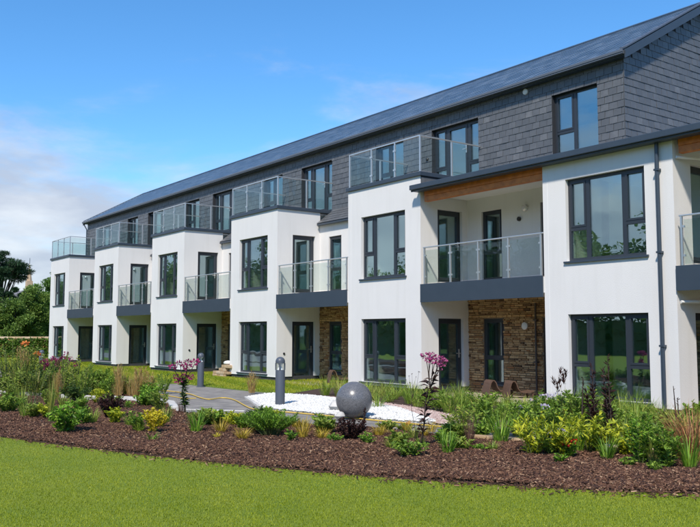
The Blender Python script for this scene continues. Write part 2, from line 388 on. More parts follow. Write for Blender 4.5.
# ------------------------------------------------------------------ building
BLD = empty('apartment_building', (-30, 2.4, 0))
tag(BLD, 'long white rendered apartment building with slate upper storey, glass balconies and pitched slate roof', 'building')
BR = [-1.65, -9.35, -17.05, -24.6, -32.1, -39.62, -47.18]      # right hand corner of each bay
BW = 3.37; YR = 1.8; YS = 2.42; ZB = .15
ZC = 6.03                                                        # underside of the terrace coping
XG, XE = -12.1, -51.3                                            # near and far gable
RIDGE_Y, RIDGE_Z, EAVE_Y, EAVE_Z = 6.15, 10.86, 2.24, 8.68
MULL = [(.26, 'c'), (.46, 'f'), (.28, 'c')]

for k, R in enumerate(BR):
    L = R - BW; big = k >= 2; top = ZC if big else 5.62
    far_end = k == 6
    wl, wr = L + .66, R - .66
    wall('bay_wall', FRONT(0), L, R, ZB, top, .32, [(wl, wr, .23, 2.08), (wl, wr, 3.28, 5.16)], 'render', BLD)
    wall('bay_wall', SIDE(R), .32, YR + .02, ZB, top, .30, [(.64, 1.6, -1, 2.07), (.64, 1.6, 3.09, 5.15)], 'render', BLD)
    wall('bay_wall', SIDEL(L), .32, YR + .3 if not far_end else 9.6, ZB, top, .30, [], 'render', BLD)
    cols = MULL if k < 4 else [(.28, 'c'), (.44, 'f'), (.28, 'c')]
    window(FRONT(0), wl, wr, .23, 2.08, cols, BLD); window(FRONT(0), wl, wr, 3.28, 5.16, cols, BLD)
    window(SIDE(R), .64, 1.6, .02, 2.07, [(1, 'd')], BLD, name='balcony_door', sill=False)
    window(SIDE(R), .64, 1.6, 3.09, 5.15, [(1, 'd')], BLD, name='balcony_door', sill=False)
    MB().box(L + .03, R - .03, .03, YR, -.1, ZB).build('plinth', 'plinth', BLD)
    # drip bead above the plinth
    MB().box(L - .004, R + .012, -.012, .02, ZB - .012, ZB + .012).build('bead', 'white_plastic', BLD)
    # white expansion bead near the left edge
    MB().box(L + .13, L + .142, -.004, .01, ZB + .02, top - .02).build('bead', 'white_plastic', BLD)
    if big:
        c = MB()
        c.box(L - .06, R + .06, -.06, .34, ZC, ZC + .12)
        c.box(R - .30, R + .06, .34, YS - .03, ZC + .001, ZC + .119); c.box(L - .06, L + .30, .34, YS - .03, ZC + .001, ZC + .119)
        c.build('coping', 'dark_metal', BLD, bevel=.012)
        MB().box(L + .1, R - .1, .1, YS, ZC - .25, ZC - .06).build('terrace_deck', 'paving', BLD)
        # terrace railing
        z0, z1 = ZC + .12, ZC + 1.16
        rail = MB(); a, b = L + .05, R - .03; ym = .0 + .03
        rail.box(a - .02, b + .02, ym - .02, ym + .02, z1 - .02, z1 + .012)
        rail.box(b - .02, b + .02, ym + .02, YS - .03, z1 - .02, z1 + .012); rail.box(a - .02, a + .02, ym + .02, YS - .03, z1 - .02, z1 + .012)
        rl = rail.build('terrace_railing', 'steel', BLD)
        xs = [a + (b - a) * i / 3 for i in range(4)]
        posts = [(x, ym) for x in xs] + [(b, 1.24), (a, 1.24)]
        for (x, y) in posts:
            p = MB().box(x - .021, x + .021, y - .021, y + .021, z0, z1 - .02); p.box(x - .05, x + .05, y - .05, y + .05, z0, z0 + .012)
            p.build('post', 'steel', rl)
            for zz in (z0 + .22, z0 + .78):
                if y == ym and abs(x - a) > .01 and abs(x - b) > .01: MB().box(x - .06, x + .06, y - .034, y - .022, zz - .025, zz + .025).build('clamp', 'steel', rl)
        for i in range(3): MB().box(xs[i] + .045, xs[i + 1] - .045, ym - .006, ym + .006, z0 + .06, z1 - .06).build('glass_panel', 'rail_glass', rl)
        for x in (a, b):
            for (y0, y1) in ((ym + .045, 1.195), (1.285, YS - .09)): MB().box(x - .006, x + .006, y0, y1, z0 + .06, z1 - .06).build('glass_panel', 'rail_glass', rl)
    # --- recess to the right of this bay
    if k == 0: continue
    a, b = R, BR[k - 1] - BW
    roofed = k <= 2
    ztop = 5.62
    wL, wR2 = a + .58, a + 1.34
    ops_u = [(wL, wR2, 3.15, 5.1), (a + 2.72, a + 3.75, 3.1, 5.1)]; ops_g = [(wL, wR2, .26, 2.06), (a + 2.72, a + 3.75, .02, 2.06)]
    wall('recess_wall', FRONT(YR), a - .3, b + .3, 2.9, ztop, .3, ops_u, 'render', BLD)
    window(FRONT(YR), wL, wR2, 3.15, 5.1, [(1, 'c')], BLD, inset=.06, sill=True); window(FRONT(YR), a + 2.72, a + 3.75, 3.1, 5.1, [(1, 'd')], BLD, inset=.06, sill=False, name='balcony_door')
    sw = wall('stone_wall', FRONT(YR + .03), a - .3, b + .3, -.1, 2.9, .27, ops_g, 'mortar', BLD)
    window(FRONT(YR), wL, wR2, .26, 2.06, [(1, 'c')], BLD, inset=.06, sill=True); window(FRONT(YR), a + 2.72, a + 3.75, .02, 2.06, [(1, 'd')], BLD, inset=.06, sill=False, name='balcony_door')
    sw['span'] = [a, b]
    # --- balcony
    bal = MB().box(a + .02, b - .015, -.05, -.02, 2.50, 3.0)
    bal = bal.build('balcony', 'dark_metal', BLD)
    MB().box(a + .004, b - .004, -.02, YR - .005, 2.60, 2.97).build('slab', 'render', bal)
    MB().box(a + .01, b - .01, -.02, YR - .006, 2.972, 2.99).build('deck_boards', 'paving', bal)
    z0, z1 = 3.0, 4.02
    MB().box(a + .10, b - .01, -.02, .025, z1 - .035, z1).build('handrail', 'steel', bal, bevel=.01)
    npan = 4; xs = [a + .15 + (b - .08 - a - .15) * i / npan for i in range(npan + 1)]
    for i, x in enumerate(xs):
        MB().box(x - .02, x + .02, -.018, .022, z0 - .01, z1 - .035).build('post', 'steel', bal)
        for zz in (z0 + .2, z0 + .78):
            for s in (-1, 1):
                if (i == 0 and s < 0) or (i == npan and s > 0): continue
                MB().box(x + s * .045 - .022, x + s * .045 + .022, -.016, .02, zz - .022, zz + .022).build('clamp', 'steel', bal)
    for i in range(npan): MB().box(xs[i] + .05, xs[i + 1] - .05, -.005, .007, z0 + .03, z1 - .1).build('glass_panel', 'rail_glass', bal)
    # --- roof above the recess
    if roofed:
        MB().box(a + .02, b - .02, .22, YR, 5.50, 5.53).build('ceiling', 'interior', BLD)
        tb = MB(); tb.box(a + .10, b - .004, .05, .14, 5.44, 5.585); tb.box(a + .10, b - .004, .06, .20, 5.29, 5.437)
        tb.build('timber_beam', 'timber', BLD, bevel=.008)
    else:
        P0 = [(a + .01, YR - .12, 5.58), (b - .01, YR - .12, 5.58), (b - .01, YS, 6.16), (a + .01, YS, 6.16)]
        MB().hexa(P0 + [(x, y, z + .05) for x, y, z in P0]).build('skirt_roof', 'slate_back', BLD)
        MB().box(a + .07, b - .07, YR - .18, YR - .05, 5.535, 5.60).build('skirt_gutter', 'dark_metal', BLD, bevel=.01)

# lower roof with dark fascia over the near bays and the timber balcony
XF0, XF1 = BR[2] - .12, 1.5
P0 = [(BR[2] + .01, -.2, 5.62), (XF1, -.2, 5.62), (XF1, 2.6, 6.22), (BR[2] + .01, 2.6, 6.22)]
MB().hexa(P0 + [(x, y, z + .1) for x, y, z in P0]).build('lower_roof', 'dark_metal', BLD)
fb = MB(); fb.box(XF0, XF1, -.25, -.2, 5.555, 5.72); fb.box(XF0 + .005, XF1, -.31, -.25, 5.60, 5.735)
fb.build('fascia_gutter', 'dark_metal', BLD, bevel=.012)
MB().box(XF0 + .05, XF1, -.2, -.005, 5.56, 5.585).build('soffit', 'dark_metal', BLD)
MB().box(XG - .02, XF1, 2.5, 9.5, 6.0, 6.3).build('flat_roof', 'dark_metal', BLD)
MB().box(-9.63 - .0, 1.4, 2.2, 9.4, ZB, 6.0).build('rear_block', 'render', BLD) if False else None

# upper storey wall
ops = []; slot = []
for k, R in enumerate(BR):
    if k == 0: continue
    if k >= 2: ops.append((R - 2.15, R - .1, 6.2, 8.1)); slot.append('d')
    ops.append((R - 5.02, R - 3.55, 6.42, 8.1)); slot.append('w')
ops = [o for o in ops if o[0] > XE + .3]; 
sl_wall = wall('slate_wall', FRONT(YS), XE, XG, 5.75, 8.6, .3, ops, 'slate_back', BLD)
for o in ops:
    if o[1] - o[0] > 1.8: window(FRONT(YS), *o, [(.28, 'c'), (.46, 'd'), (.26, 'c')], BLD, inset=.12, sill=False, name='terrace_door', trans=.3)
    else: window(FRONT(YS), *o, [(.45, 'c'), (.55, 'f')], BLD, inset=.12, trans=.36)
# gables
for x, th, nm in ((XG, .3, 'gable_wall'), (XE, -.3, 'gable_wall')):
    g = MB(); zb = 5.75
    prof = [(YS, zb), (RIDGE_Y * 2 - YS, zb), (RIDGE_Y * 2 - YS, 8.78), (RIDGE_Y, 10.74), (YS, 8.72)]
    i = len(g.v); n = len(prof)
    g.v += [(x, p[0], p[1]) for p in prof] + [(x - th, p[0] + (0.3 if j in (0, 4) else 0), p[1] - .02) for j, p in enumerate(prof)]; g.r += [0] * 2 * n
    g.f.append(tuple(range(i, i + n))); g.f.append(tuple(reversed(range(i + n, i + 2 * n))))
    for j in range(n): g.f.append((i + j, i + n + j, i + n + (j + 1) % n, i + (j + 1) % n))
    go = g.build(nm, 'slate_back', BLD)
    if x == XG: gable = go
MB().box(XE, XG, 9.6, 9.88, 0, 8.7).build('rear_wall', 'render', BLD)
MB().box(XE + .0, XE + .25, .9, 9.6, 0.0, 5.75).build('end_wall', 'render', BLD)
MB().box(XG, BR[0], 9.2, 9.5, 0, 6.0).build('rear_wall', 'render', BLD)
MB().box(BR[0] - .3, BR[0], 2.0, 9.2, 0, 6.0).build('end_wall', 'render', BLD)
# floors and partitions seen through the glass
for (z0, z1) in ((-.05, .015), (2.62, 3.03), (5.40, 5.70)):
    for k, R in enumerate(BR):
        MB().box(R - BW + .31, R - .31, .33, 5.0, z0, z1).build('floor_slab', 'interior', BLD)
        if k: MB().box(R + .01, BR[k - 1] - BW - .01, YR + .31, 5.0, z0, z1).build('floor_slab', 'interior', BLD)
MB().box(XE + .3, XG - .3, YS + .31, 9.5, 5.95, 6.15).build('floor_slab', 'interior', BLD)
MB().box(XE + .3, XG - .3, YS + .31, 9.5, 8.30, 8.45).build('ceiling', 'interior', BLD)
MB().box(XE + .3, XG - .3, 6.3, 6.4, 6.16, 8.29).build('partition_wall', 'interior', BLD)
for (z0, z1) in ((.02, 2.61), (3.04, 5.39)):
    MB().box(XE + .3, BR[0] - .3, 5.02, 5.12, z0, z1).build('partition_wall', 'interior', BLD)
    for k, R in enumerate(BR):
        MB().box(R - .31, R - .01, YR + .33, 5.0, z0, z1).build('partition_wall', 'interior', BLD)
        MB().box(R - BW + .01, R - BW + .31, YR + .33, 5.0, z0, z1).build('partition_wall', 'interior', BLD)
for k, R in enumerate(BR[1:]):
    MB().box(R - 3.2, R - 3.1, YS + .33, 6.28, 6.16, 8.29).build('partition_wall', 'interior', BLD)
    if k: MB().box(R + .4, R + .5, YS + .33, 6.28, 6.16, 8.29).build('partition_wall', 'interior', BLD)

# main roof
sl = (RIDGE_Z - EAVE_Z) / (RIDGE_Y - EAVE_Y)
X0, X1 = XE - .18, XG + .2
def roof_z(y): return EAVE_Z + (min(y, 2 * RIDGE_Y - y) - EAVE_Y) * sl
rs = MB()
for (ya, yb) in ((EAVE_Y, RIDGE_Y), (2 * RIDGE_Y - EAVE_Y, RIDGE_Y)):
    za, zb = EAVE_Z, RIDGE_Z
    rs.hexa([(X0, ya, za - .13), (X1, ya, za - .13), (X1, yb, zb - .13), (X0, yb, zb - .13), (X0, ya, za - .012), (X1, ya, za - .012), (X1, yb, zb - .012), (X0, yb, zb - .012)])
roof = rs.build('roof', 'slate_back', BLD)
rt = MB()
n = int((X1 - X0) / .45)
for i in range(n):
    x0 = X0 + (X1 - X0) * i / n; x1 = X0 + (X1 - X0) * (i + 1) / n
    for s in (-1, 1):
        rt.hexa([(x0 + .004, RIDGE_Y, RIDGE_Z + .005), (x1 - .004, RIDGE_Y, RIDGE_Z + .005), (x1 - .004, RIDGE_Y + s * .17, RIDGE_Z - .17 * sl + .02), (x0 + .004, RIDGE_Y + s * .17, RIDGE_Z - .17 * sl + .02),
                 (x0 + .004, RIDGE_Y, RIDGE_Z + .06), (x1 - .004, RIDGE_Y, RIDGE_Z + .06), (x1 - .004, RIDGE_Y + s * .19, RIDGE_Z - .17 * sl + .055), (x0 + .004, RIDGE_Y + s * .19, RIDGE_Z - .17 * sl + .055)], random.random() * .3)
rt.build('ridge_tiles', 'roof_slate', roof)
for x in (XG + .2, XE - .2):      # barge boards with a pale dry verge on top
    d = -.04 if x > XE else .04
    b = MB()
    for (ya, yb) in ((EAVE_Y - .06, RIDGE_Y), (2 * RIDGE_Y - EAVE_Y + .06, RIDGE_Y)):
        za, zb = EAVE_Z - .03, RIDGE_Z - .0
        b.hexa([(x - d, ya, za - .22), (x, ya, za - .22), (x, yb, zb - .22), (x - d, yb, zb - .22), (x - d, ya, za), (x, ya, za), (x, yb, zb), (x - d, yb, zb)])
    b.build('barge_board', 'dark_metal', roof)
    v = MB()
    for (ya, yb) in ((EAVE_Y - .04, RIDGE_Y), (2 * RIDGE_Y - EAVE_Y + .04, RIDGE_Y)):
        za, zb = EAVE_Z + .012, RIDGE_Z + .03
        xa, xb = (x - .14, x + .05) if x > -30 else (x - .05, x + .14)
        v.hexa([(xa, ya, za), (xb, ya, za), (xb, yb, zb), (xa, yb, zb), (xa, ya, za + .035), (xb, ya, za + .035), (xb, yb, zb + .035), (xa, yb, zb + .035)])
    v.build('dry_verge', 'bollard_grey', roof)
gm = MB(); gm.box(X0, X1 - .02, EAVE_Y - .13, EAVE_Y - .02, EAVE_Z - .14, EAVE_Z - .04); gm.box(X0, X1, EAVE_Y - .145, EAVE_Y - .13, EAVE_Z - .10, EAVE_Z - .03)
gm.build('gutter', 'gutter_metal', BLD, bevel=.01)
MB().box(X0, X1, EAVE_Y - .02, EAVE_Y + .01, EAVE_Z - .17, EAVE_Z - .03).build('fascia_board', 'dark_metal', BLD)
MB().box(X0, X1, EAVE_Y + .01, YS + .02, EAVE_Z - .165, EAVE_Z - .15).build('soffit', 'dark_metal', BLD)
# down pipes
def pipe(pts, r, m, name='down_pipe', br=()):
    o = MB().tube(pts, r, 12).build(name, m, BLD, smooth=True)
    for z in br:
        p = pts[1] if len(pts) > 2 else pts[0]
        MB().box(p[0] - .055, p[0] + .055, p[1] - .05, p[1] + .055, z - .02, z + .02).build('bracket', m, o)
    return o
pipe([(-9.66, -.07, .05), (-9.66, -.07, 5.56)], .042, 'dark_metal', br=(1.4, 3.3, 5.0))
pipe([(XE + .06, YS - .08, 6.0), (XE + .06, YS - .08, 8.15), (XE - .05, EAVE_Y - .07, 8.5)], .04, 'dark_metal')
pipe([(-14.5, YR - .07, .0), (-14.5, YR - .07, 2.45)], .028, 'brown_pipe', br=(.9, 2.0))
for k, (x) in enumerate((BR[1] + .02,)):
    pipe([(x + .03, .06, 2.28), (x + .5, 1.2, 2.3)], .03, 'white_plastic', name='waste_pipe'); pipe([(x + .03, .06, 5.22), (x + .5, 1.2, 5.2)], .03, 'white_plastic', name='waste_pipe')
# wall lamps and sockets
def wall_disc(P, u, v, r, m, name, d=.07):
    c = P.pt(u, 0, v); MB().tube([c + P.n * .0, c + P.n * d * .7, c + P.n * d], [r, r, r * .6], 14).build(name, m, BLD, smooth=True)
wall_disc(FRONT(YS), -15.28, 8.42, .085, 'white_plastic', 'wall_light'); wall_disc(FRONT(YR), -14.82, 5.01, .09, 'steel', 'wall_light', .12)
wall_disc(FRONT(YR), -14.91, 1.85, .10, 'white_plastic', 'wall_light'); wall_disc(FRONT(YR), -15.05, 4.74, .06, 'black_plastic', 'wall_socket')
wall_disc(FRONT(YS), -17.0 - 2.4, 7.2, .05, 'black_plastic', 'wall_socket')
for k in (3, 4, 5, 6): wall_disc(FRONT(YR), BR[k] + 2.0, 5.0, .08, 'steel', 'wall_light', .1)
for k in (2, 3, 4): wall_disc(SIDE(BR[k]), .3, .95, .04, 'black_plastic', 'wall_socket', .03)

# ------------------------------------------------------------------ slates, one by one
def subtract(rects, o):
    out = []
    for (a, b, c, d) in rects:
        if b <= o[0] or a >= o[1] or d <= o[2] or c >= o[3]: out.append((a, b, c, d)); continue
        if a < o[0]: out.append((a, o[0], c, d))
        if b > o[1]: out.append((o[1], b, c, d))
        c2, d2 = max(c, o[2]), min(d, o[3]); a2, b2 = max(a, o[0]), min(b, o[1])
        if c < o[2]: out.append((a2, b2, c, o[2]))
        if d > o[3]: out.append((a2, b2, o[3], d))
    return [r for r in out if r[1] - r[0] > .03 and r[3] - r[2] > .03]
def slate_rects(u0, u1, v0, v1, ops, w=.25, g=.186):
    R = []; j = 0; v = v0
    while v < v1 - .02:
        u = u0 - (w / 2 if j % 2 else 0) ; vv = min(v + g, v1)
        while u < u1:
            a, b = max(u, u0), min(u + w, u1)
            if b - a > .04:
                rs_ = [(a, b, v, vv)]
                for o in ops: rs_ = subtract(rs_, o)
                R += rs_
            u += w
        v += g; j += 1
    return R
# unit slate: u in 0..1, v in 0..1, thickness tapers from the tail to the head
UNIT_V = np.array([(0, .004, 0), (1, .004, 0), (1, .020, 0), (0, .020, 0), (0, .004, 1), (1, .004, 1), (1, .0075, 1), (0, .0075, 1)], float)
UNIT_F = [(3, 2, 1, 0), (4, 5, 6, 7), (0, 1, 5, 4), (1, 2, 6, 5), (2, 3, 7, 6), (3, 0, 4, 7)]
def piece_set(items, parent, name, m, maxn, rest_name, unit=UNIT_V, budget=None):
    """items: (score, O(3), U(3), N(3), V(3)); the best are objects that share one mesh, the rest one joined part"""
    items.sort(key=lambda t: -t[0])
    me = bpy.data.meshes.new(name); me.from_pydata([tuple(p) for p in (unit - np.array([.5, 0, .5]))], [], UNIT_F); me.materials.append(MATS[m]); me.update()
    pw = wloc(parent)
    for (s, O, U, N, V) in items[:maxn]:
        o = bpy.data.objects.new(name, me); COL.objects.link(o); o.parent = parent
        C = O + U * .5 + V * .5 - pw
        o.matrix_local = Matrix(((U[0], N[0], V[0], C[0]), (U[1], N[1], V[1], C[1]), (U[2], N[2], V[2], C[2]), (0, 0, 0, 1)))
    rest = items[maxn:]
    if rest:
        O = np.array([r[1] for r in rest]); U = np.array([r[2] for r in rest]); N = np.array([r[3] for r in rest]); V = np.array([r[4] for r in rest])
        A = O[:, None] + unit[None, :, 0:1] * U[:, None] + unit[None, :, 1:2] * N[:, None] + unit[None, :, 2:3] * V[:, None]
        A = A.reshape(-1, 3); Fi = (np.array(UNIT_F)[None] + 8 * np.arange(len(rest))[:, None, None]).reshape(-1, 4)
        me2 = np_mesh(rest_name, A - pw, Fi, m, np.repeat(RNG.random(len(rest)), 8))
        o = link(rest_name, me2, parent, pw); o['kind'] = 'stuff'
def score(C):
    C = np.array(C); return (1.0 / depth(C) if inview(C, 5) else -1.0 / (1 + abs(depth(C))))
Z3 = np.array([0, 0, 1.0])
items = []
for (a, b, c, d) in slate_rects(XE, XG, 5.82, 8.53, ops):
    j = RNG.normal(0, .0012, 3); tl = 1 + RNG.normal(0, .10)
    O = np.array([a + .0025, YS + j[0], c - .01 + j[1] * .6]); items.append((score(O) if c > 6.0 else -1, O, np.array([b - a - .011, 0, j[2] * .6]), np.array([0, -max(.6, tl), 0]), Z3 * (d - c + .008)))
piece_set(items, sl_wall, 'slate', 'slate', 170, 'slate_courses')
items = []
for (a, b, c, d) in slate_rects(YS - .02, 2 * RIDGE_Y - YS, 5.82, 10.8, []):
    ym = (a + b) / 2
    if d > roof_z(ym) - .16: continue
    j = RNG.normal(0, .0012, 3); tl = 1 + RNG.normal(0, .10)
    O = np.array([XG + j[0], a + .0025, c - .01]); items.append((score(O) if c > 5.9 else -1, O, np.array([0, b - a - .011, j[2] * .6]), np.array([max(.6, tl), 0, 0]), Z3 * (d - c + .008)))
piece_set(items, gable, 'slate', 'slate', 130, 'slate_courses')
# roof slope slates
sd = np.array([0, RIDGE_Y - EAVE_Y, RIDGE_Z - EAVE_Z]); sln = np.linalg.norm(sd); sd /= sln; sn = np.array([0, -sd[2], sd[1]])
items = []
for (a, b, c, d) in slate_rects(X0 + .02, X1 - .02, 0, sln - .12, [], w=.30, g=.22):
    O = np.array([a + .003, EAVE_Y, EAVE_Z]) + sd * (c - .02) + sn * (RNG.random() * .002); items.append((0, O, np.array([b - a - .006, 0, 0]), sn * 1.1, sd * (d - c + .03)))
piece_set(items, roof, 'slate', 'roof_slate', 0, 'slate_courses')
# skirt roofs and the little slate cheeks beside the near terrace
for o in list(BLD.children):
    if o.name.startswith('skirt_roof'):
        c = wloc(o); xs = [v.co.x for v in o.data.vertices]; a, b = c[0] + min(xs), c[0] + max(xs)
        P0 = np.array([0, YR - .12, 5.632]); dd = np.array([0, YS - YR + .12, .58]); ln = np.linalg.norm(dd); dd /= ln; nn = np.array([0, -dd[2], dd[1]])
        its = []
        for (u0, u1, v0, v1) in slate_rects(a, b, 0, ln, []):
            its.append((0, P0 + np.array([u0 + .003, 0, 0]) + dd * (v0 - .015), np.array([u1 - u0 - .006, 0, 0]), nn, dd * (v1 - v0 + .01)))
        piece_set(its, o, 'slate', 'slate', 0, 'slate_courses')
ck = MB().box(BR[2] + .002, BR[2] + .02, .02, YS, 5.62, ZC - .002).build('slate_cheek', 'slate_back', BLD); its = []
for (u0, u1, v0, v1) in slate_rects(.02, YS - .02, 5.63, ZC - .01, []):
    its.append((score((BR[2], u0, v0)), np.array([BR[2] + .018, u0 + .003, v0 - .008]), np.array([0, u1 - u0 - .006, 0]), np.array([1., 0, 0]), Z3 * (v1 - v0)))
piece_set(its, ck, 'slate', 'slate', 20, 'slate_courses')

# ------------------------------------------------------------------ stones of the recess walls
STONE_V = np.array([(.02, 0, .04), (.98, 0, .03), (.95, 1, .10), (.05, 1, .12), (.015, 0, .97), (.985, 0, .96), (.96, 1, .88), (.04, 1, .90)], float)
for swo in [o for o in BLD.children if o.name.startswith('stone_wall')]:
    a, b = swo['span']; del swo['span']; its = []
    ops_g = [(a + .58, a + 1.34, .21, 2.06), (a + 2.72, a + 3.75, -.1, 2.06)]
    v = 0.0
    while v < 2.58:
        h = random.choice([.04, .045, .05, .06, .065, .08]); u = a - random.random() * .2
        while u < b:
            l = random.uniform(.10, .34); hh = h
            rs_ = [(max(u, a), min(u + l, b), v, v + hh)]
            for o in ops_g: rs_ = subtract(rs_, o)
            for (p, q, r, s) in rs_:
                if q - p < .05: continue
                dpt = random.uniform(.018, .05)
                O = np.array([p + .004, YR + .03, r + .003]); its.append((score(O) * (q - p) * (s - r), O, np.array([q - p - .008, 0, 0]), np.array([0, -dpt, 0]), Z3 * (s - r - .006)))
            u += l
        v += h
    nx = a > BR[2] - .1 and a < BR[1] - .1
    piece_set(its, swo, 'stone', 'stone', 220 if nx else (60 if abs(a - BR[3]) < .1 else 0), 'stone_courses', unit=STONE_V)

# ------------------------------------------------------------------ ground
def struct(mb, name, m): return tag(mb.build(name, m), kind='structure')
struct(MB().box(-500, 300, -350, 450, -.5, -.12), 'ground', 'ground_grass')
LAWN_EDGE = [(-60, -21.0), (-30, -15.4), (-18.5, -12.75)] + [tuple(gp(*p)[:2]) for p in ((0, 437), (50, 444), (100, 450), (150, 456), (200, 461), (250, 466), (300, 470.5), (350, 475), (400, 479), (450, 482.5), (500, 485.5), (550, 488.5), (600, 491), (650, 493), (699, 494.5))] + [(-3.6, -5.7), (-1, -2.8), (2.5, 1.0)]
struct(MB().prism([(-60, -80)] + [(60, -80), (60, 1.0)] + LAWN_EDGE[::-1], -.3, 0.0), 'lawn', 'lawn_soil')
BACK = [tuple(gp(*p)[:2]) for p in ((0, 395.5), (60, 399.5), (130, 402), (172, 405), (176, 413), (230, 419), (285, 422), (330, 427), (380, 431), (420, 434), (470, 440), (540, 445), (620, 451), (699, 456))]
BACK = [(-60, -17.5), (-30, -11.2)] + BACK + [(-2.5, -3.2), (.5, -.5)]
bed_poly = LAWN_EDGE[:-1] + BACK[::-1]
struct(MB().prism(bed_poly, -.3, .02), 'mulch_bed', 'soil')
struct(MB().prism([(-70, -24), (-20, -13.0), (-4, -7.5), (6, 2.2), (-8, 2.2), (-70, 2.2)], -.3, -.012), 'path', 'asphalt')
# far lawn in front of the far bays
FAR = [tuple(gp(*p)[:2]) for p in ((250, 391), (215, 387.5), (180, 383.5), (140, 384), (90, 384), (70, 380))]
far_poly = FAR + [(-70, -5), (-70, 2.1), (-20.6, 2.1), (-20.6, -.9), (-19.2, -2.9)]
struct(MB().prism(far_poly, -.3, .012), 'lawn', 'far_lawn')
# planted strip along the near bays
STRIP = [(-19.1, -2.95), (-16.8, -2.5), (-14.3, -2.8), (-12.2, -3.4), (-10, -3.7), (-7, -3.6), (-1, -2.4), (-1, -.35), (-20.5, -.35), (-20.5, -.9)]
struct(MB().prism(STRIP, -.3, .018), 'planting_strip', 'soil')
GRAV_W = [tuple(gp(*p)[:2]) for p in ((248, 398), (266, 409), (320, 414.5), (400, 421.5), (436, 423), (400, 409.5), (352, 401), (310, 396.5), (270, 394.5))]
struct(MB().prism(GRAV_W, -.3, .006), 'white_gravel_bed', 'concrete')
PINK = [tuple(gp(*p)[:2]) for p in ((436, 424), (500, 431), (560, 437), (640, 446), (699, 453))] + [(-2.8, -3.4), (-1.2, -2.5), (-7, -3.63), (-10, -3.73), (-12.2, -3.43), (-14.3, -2.83), (-16.8, -2.53)] + [tuple(gp(*p)[:2]) for p in ((310, 396.2), (352, 400.7), (400, 409.2))]
struct(MB().prism(PINK, -.3, .004), 'pink_gravel_strip', 'soil')
BACKBED = [tuple(gp(*p)[:2]) for p in ((0, 393.5), (60, 397), (128, 398), (160, 396), (128, 388), (66, 384.6), (0, 382))]
struct(MB().prism([(-34, -11)] + BACKBED + [(-45, -9)], -.3, .016), 'planting_bed', 'soil')
# paving against the building
pv = struct(MB().box(-52, -1.0, -.345, YR + .1, -.3, -.002), 'paving', 'mortar')
x = -24.0
while x < -9.0:
    for (y0, y1) in ((-.34, .26), (.27, .87), (.88, 1.48)):
        if any(R - BW - .55 < x < R for R in BR): continue
        MB().box(x + .004, x + .596, y0 + .004, y1 - .004, -.01, .012 + random.random() * .004, random.random()).build('paving_slab', 'paving', pv)
    x += .6

def inside(poly, P):
    P = np.asarray(P); n = len(poly); r = np.zeros(len(P), bool); px, py = P[:, 0], P[:, 1]
    for i in range(n):
        x0, y0 = poly[i]; x1, y1 = poly[(i + 1) % n]
        c = ((y0 > py) != (y1 > py)) & (px < (x1 - x0) * (py - y0) / (y1 - y0 + 1e-12) + x0); r ^= c
    return r
def in_frame(P, m=25):
    v = P - CAM; z = v @ FW; x = CX + F_PX * (v @ RT) / np.maximum(z, .1); y = CY - F_PX * (v @ UP) / np.maximum(z, .1)
    return (z > 1) & (x > -m) & (x < 700 + m) & (y < 527 + m)
def scatter(poly, density, frame=60, falloff=None):
    Pn = np.array(poly); a, b = Pn.min(0), Pn.max(0); n = int((b[0] - a[0]) * (b[1] - a[1]) * density); n = min(n, 4000000)
    P = np.c_[a[0] + RNG.random(n) * (b[0] - a[0]), a[1] + RNG.random(n) * (b[1] - a[1]), np.zeros(n)]
    P = P[in_frame(P, frame)]; P = P[inside(poly, P)]
    if falloff:
        d = (P - CAM) @ FW; P = P[RNG.random(len(P)) < np.minimum(1, (falloff / d) ** 2)]
    return P
def rot_rand(n, flat=.5):
    a = RNG.random(n) * 6.2832; t = RNG.normal(0, flat, n); r = RNG.normal(0, flat, n)
    ca, sa = np.cos(a), np.sin(a)
    u = np.c_[ca * np.cos(t), sa * np.cos(t), np.sin(t)]; z = np.c_[np.zeros((n, 2)), np.ones(n)]
    v = np.cross(z, u); v /= np.linalg.norm(v, axis=1)[:, None]; v = v * np.cos(r)[:, None] + np.cross(u, v) * np.sin(r)[:, None]; w_ = np.cross(u, v)
    return u, v, w_
# bark chips: little wedge shaped splinters
def chips(P, name, m, L=(.018, .062), W=(.008, .022), T=(.005, .013), flat=.38, lift=.03):
    n = len(P); u, v, w_ = rot_rand(n, flat); l = RNG.uniform(*L, n); b = RNG.uniform(*W, n); t = RNG.uniform(*T, n)
    P = P + np.c_[np.zeros((n, 2)), RNG.uniform(.004, lift, n)]
    pr = np.array([(-.5, -.5, -.5), (-.5, .5, -.5), (-.45, 0, .5), (.5, -.35, -.5), (.5, .4, -.5), (.42, .05, .5)]); J = pr[None] + RNG.normal(0, .09, (n, 6, 3))
    V = P[:, None] + J[..., 0:1] * (l[:, None, None] * u[:, None]) + J[..., 1:2] * (b[:, None, None] * v[:, None]) + J[..., 2:3] * (t[:, None, None] * w_[:, None])
    T_ = np.array([(0, 2, 1), (3, 4, 5), (0, 1, 4), (0, 4, 3), (1, 2, 5), (1, 5, 4), (2, 0, 3), (2, 3, 5)])
    Fi = (T_[None] + 6 * np.arange(n)[:, None, None]).reshape(-1, 3)
    return np_mesh(name, V.reshape(-1, 3), Fi, m, np.repeat(RNG.random(n), 6))
P = scatter(bed_poly, 4200, 220, falloff=9.5); P[:, 2] = .02 + .02 * np.sin(P[:, 0] * 2.1) * np.sin(P[:, 1] * 1.7)
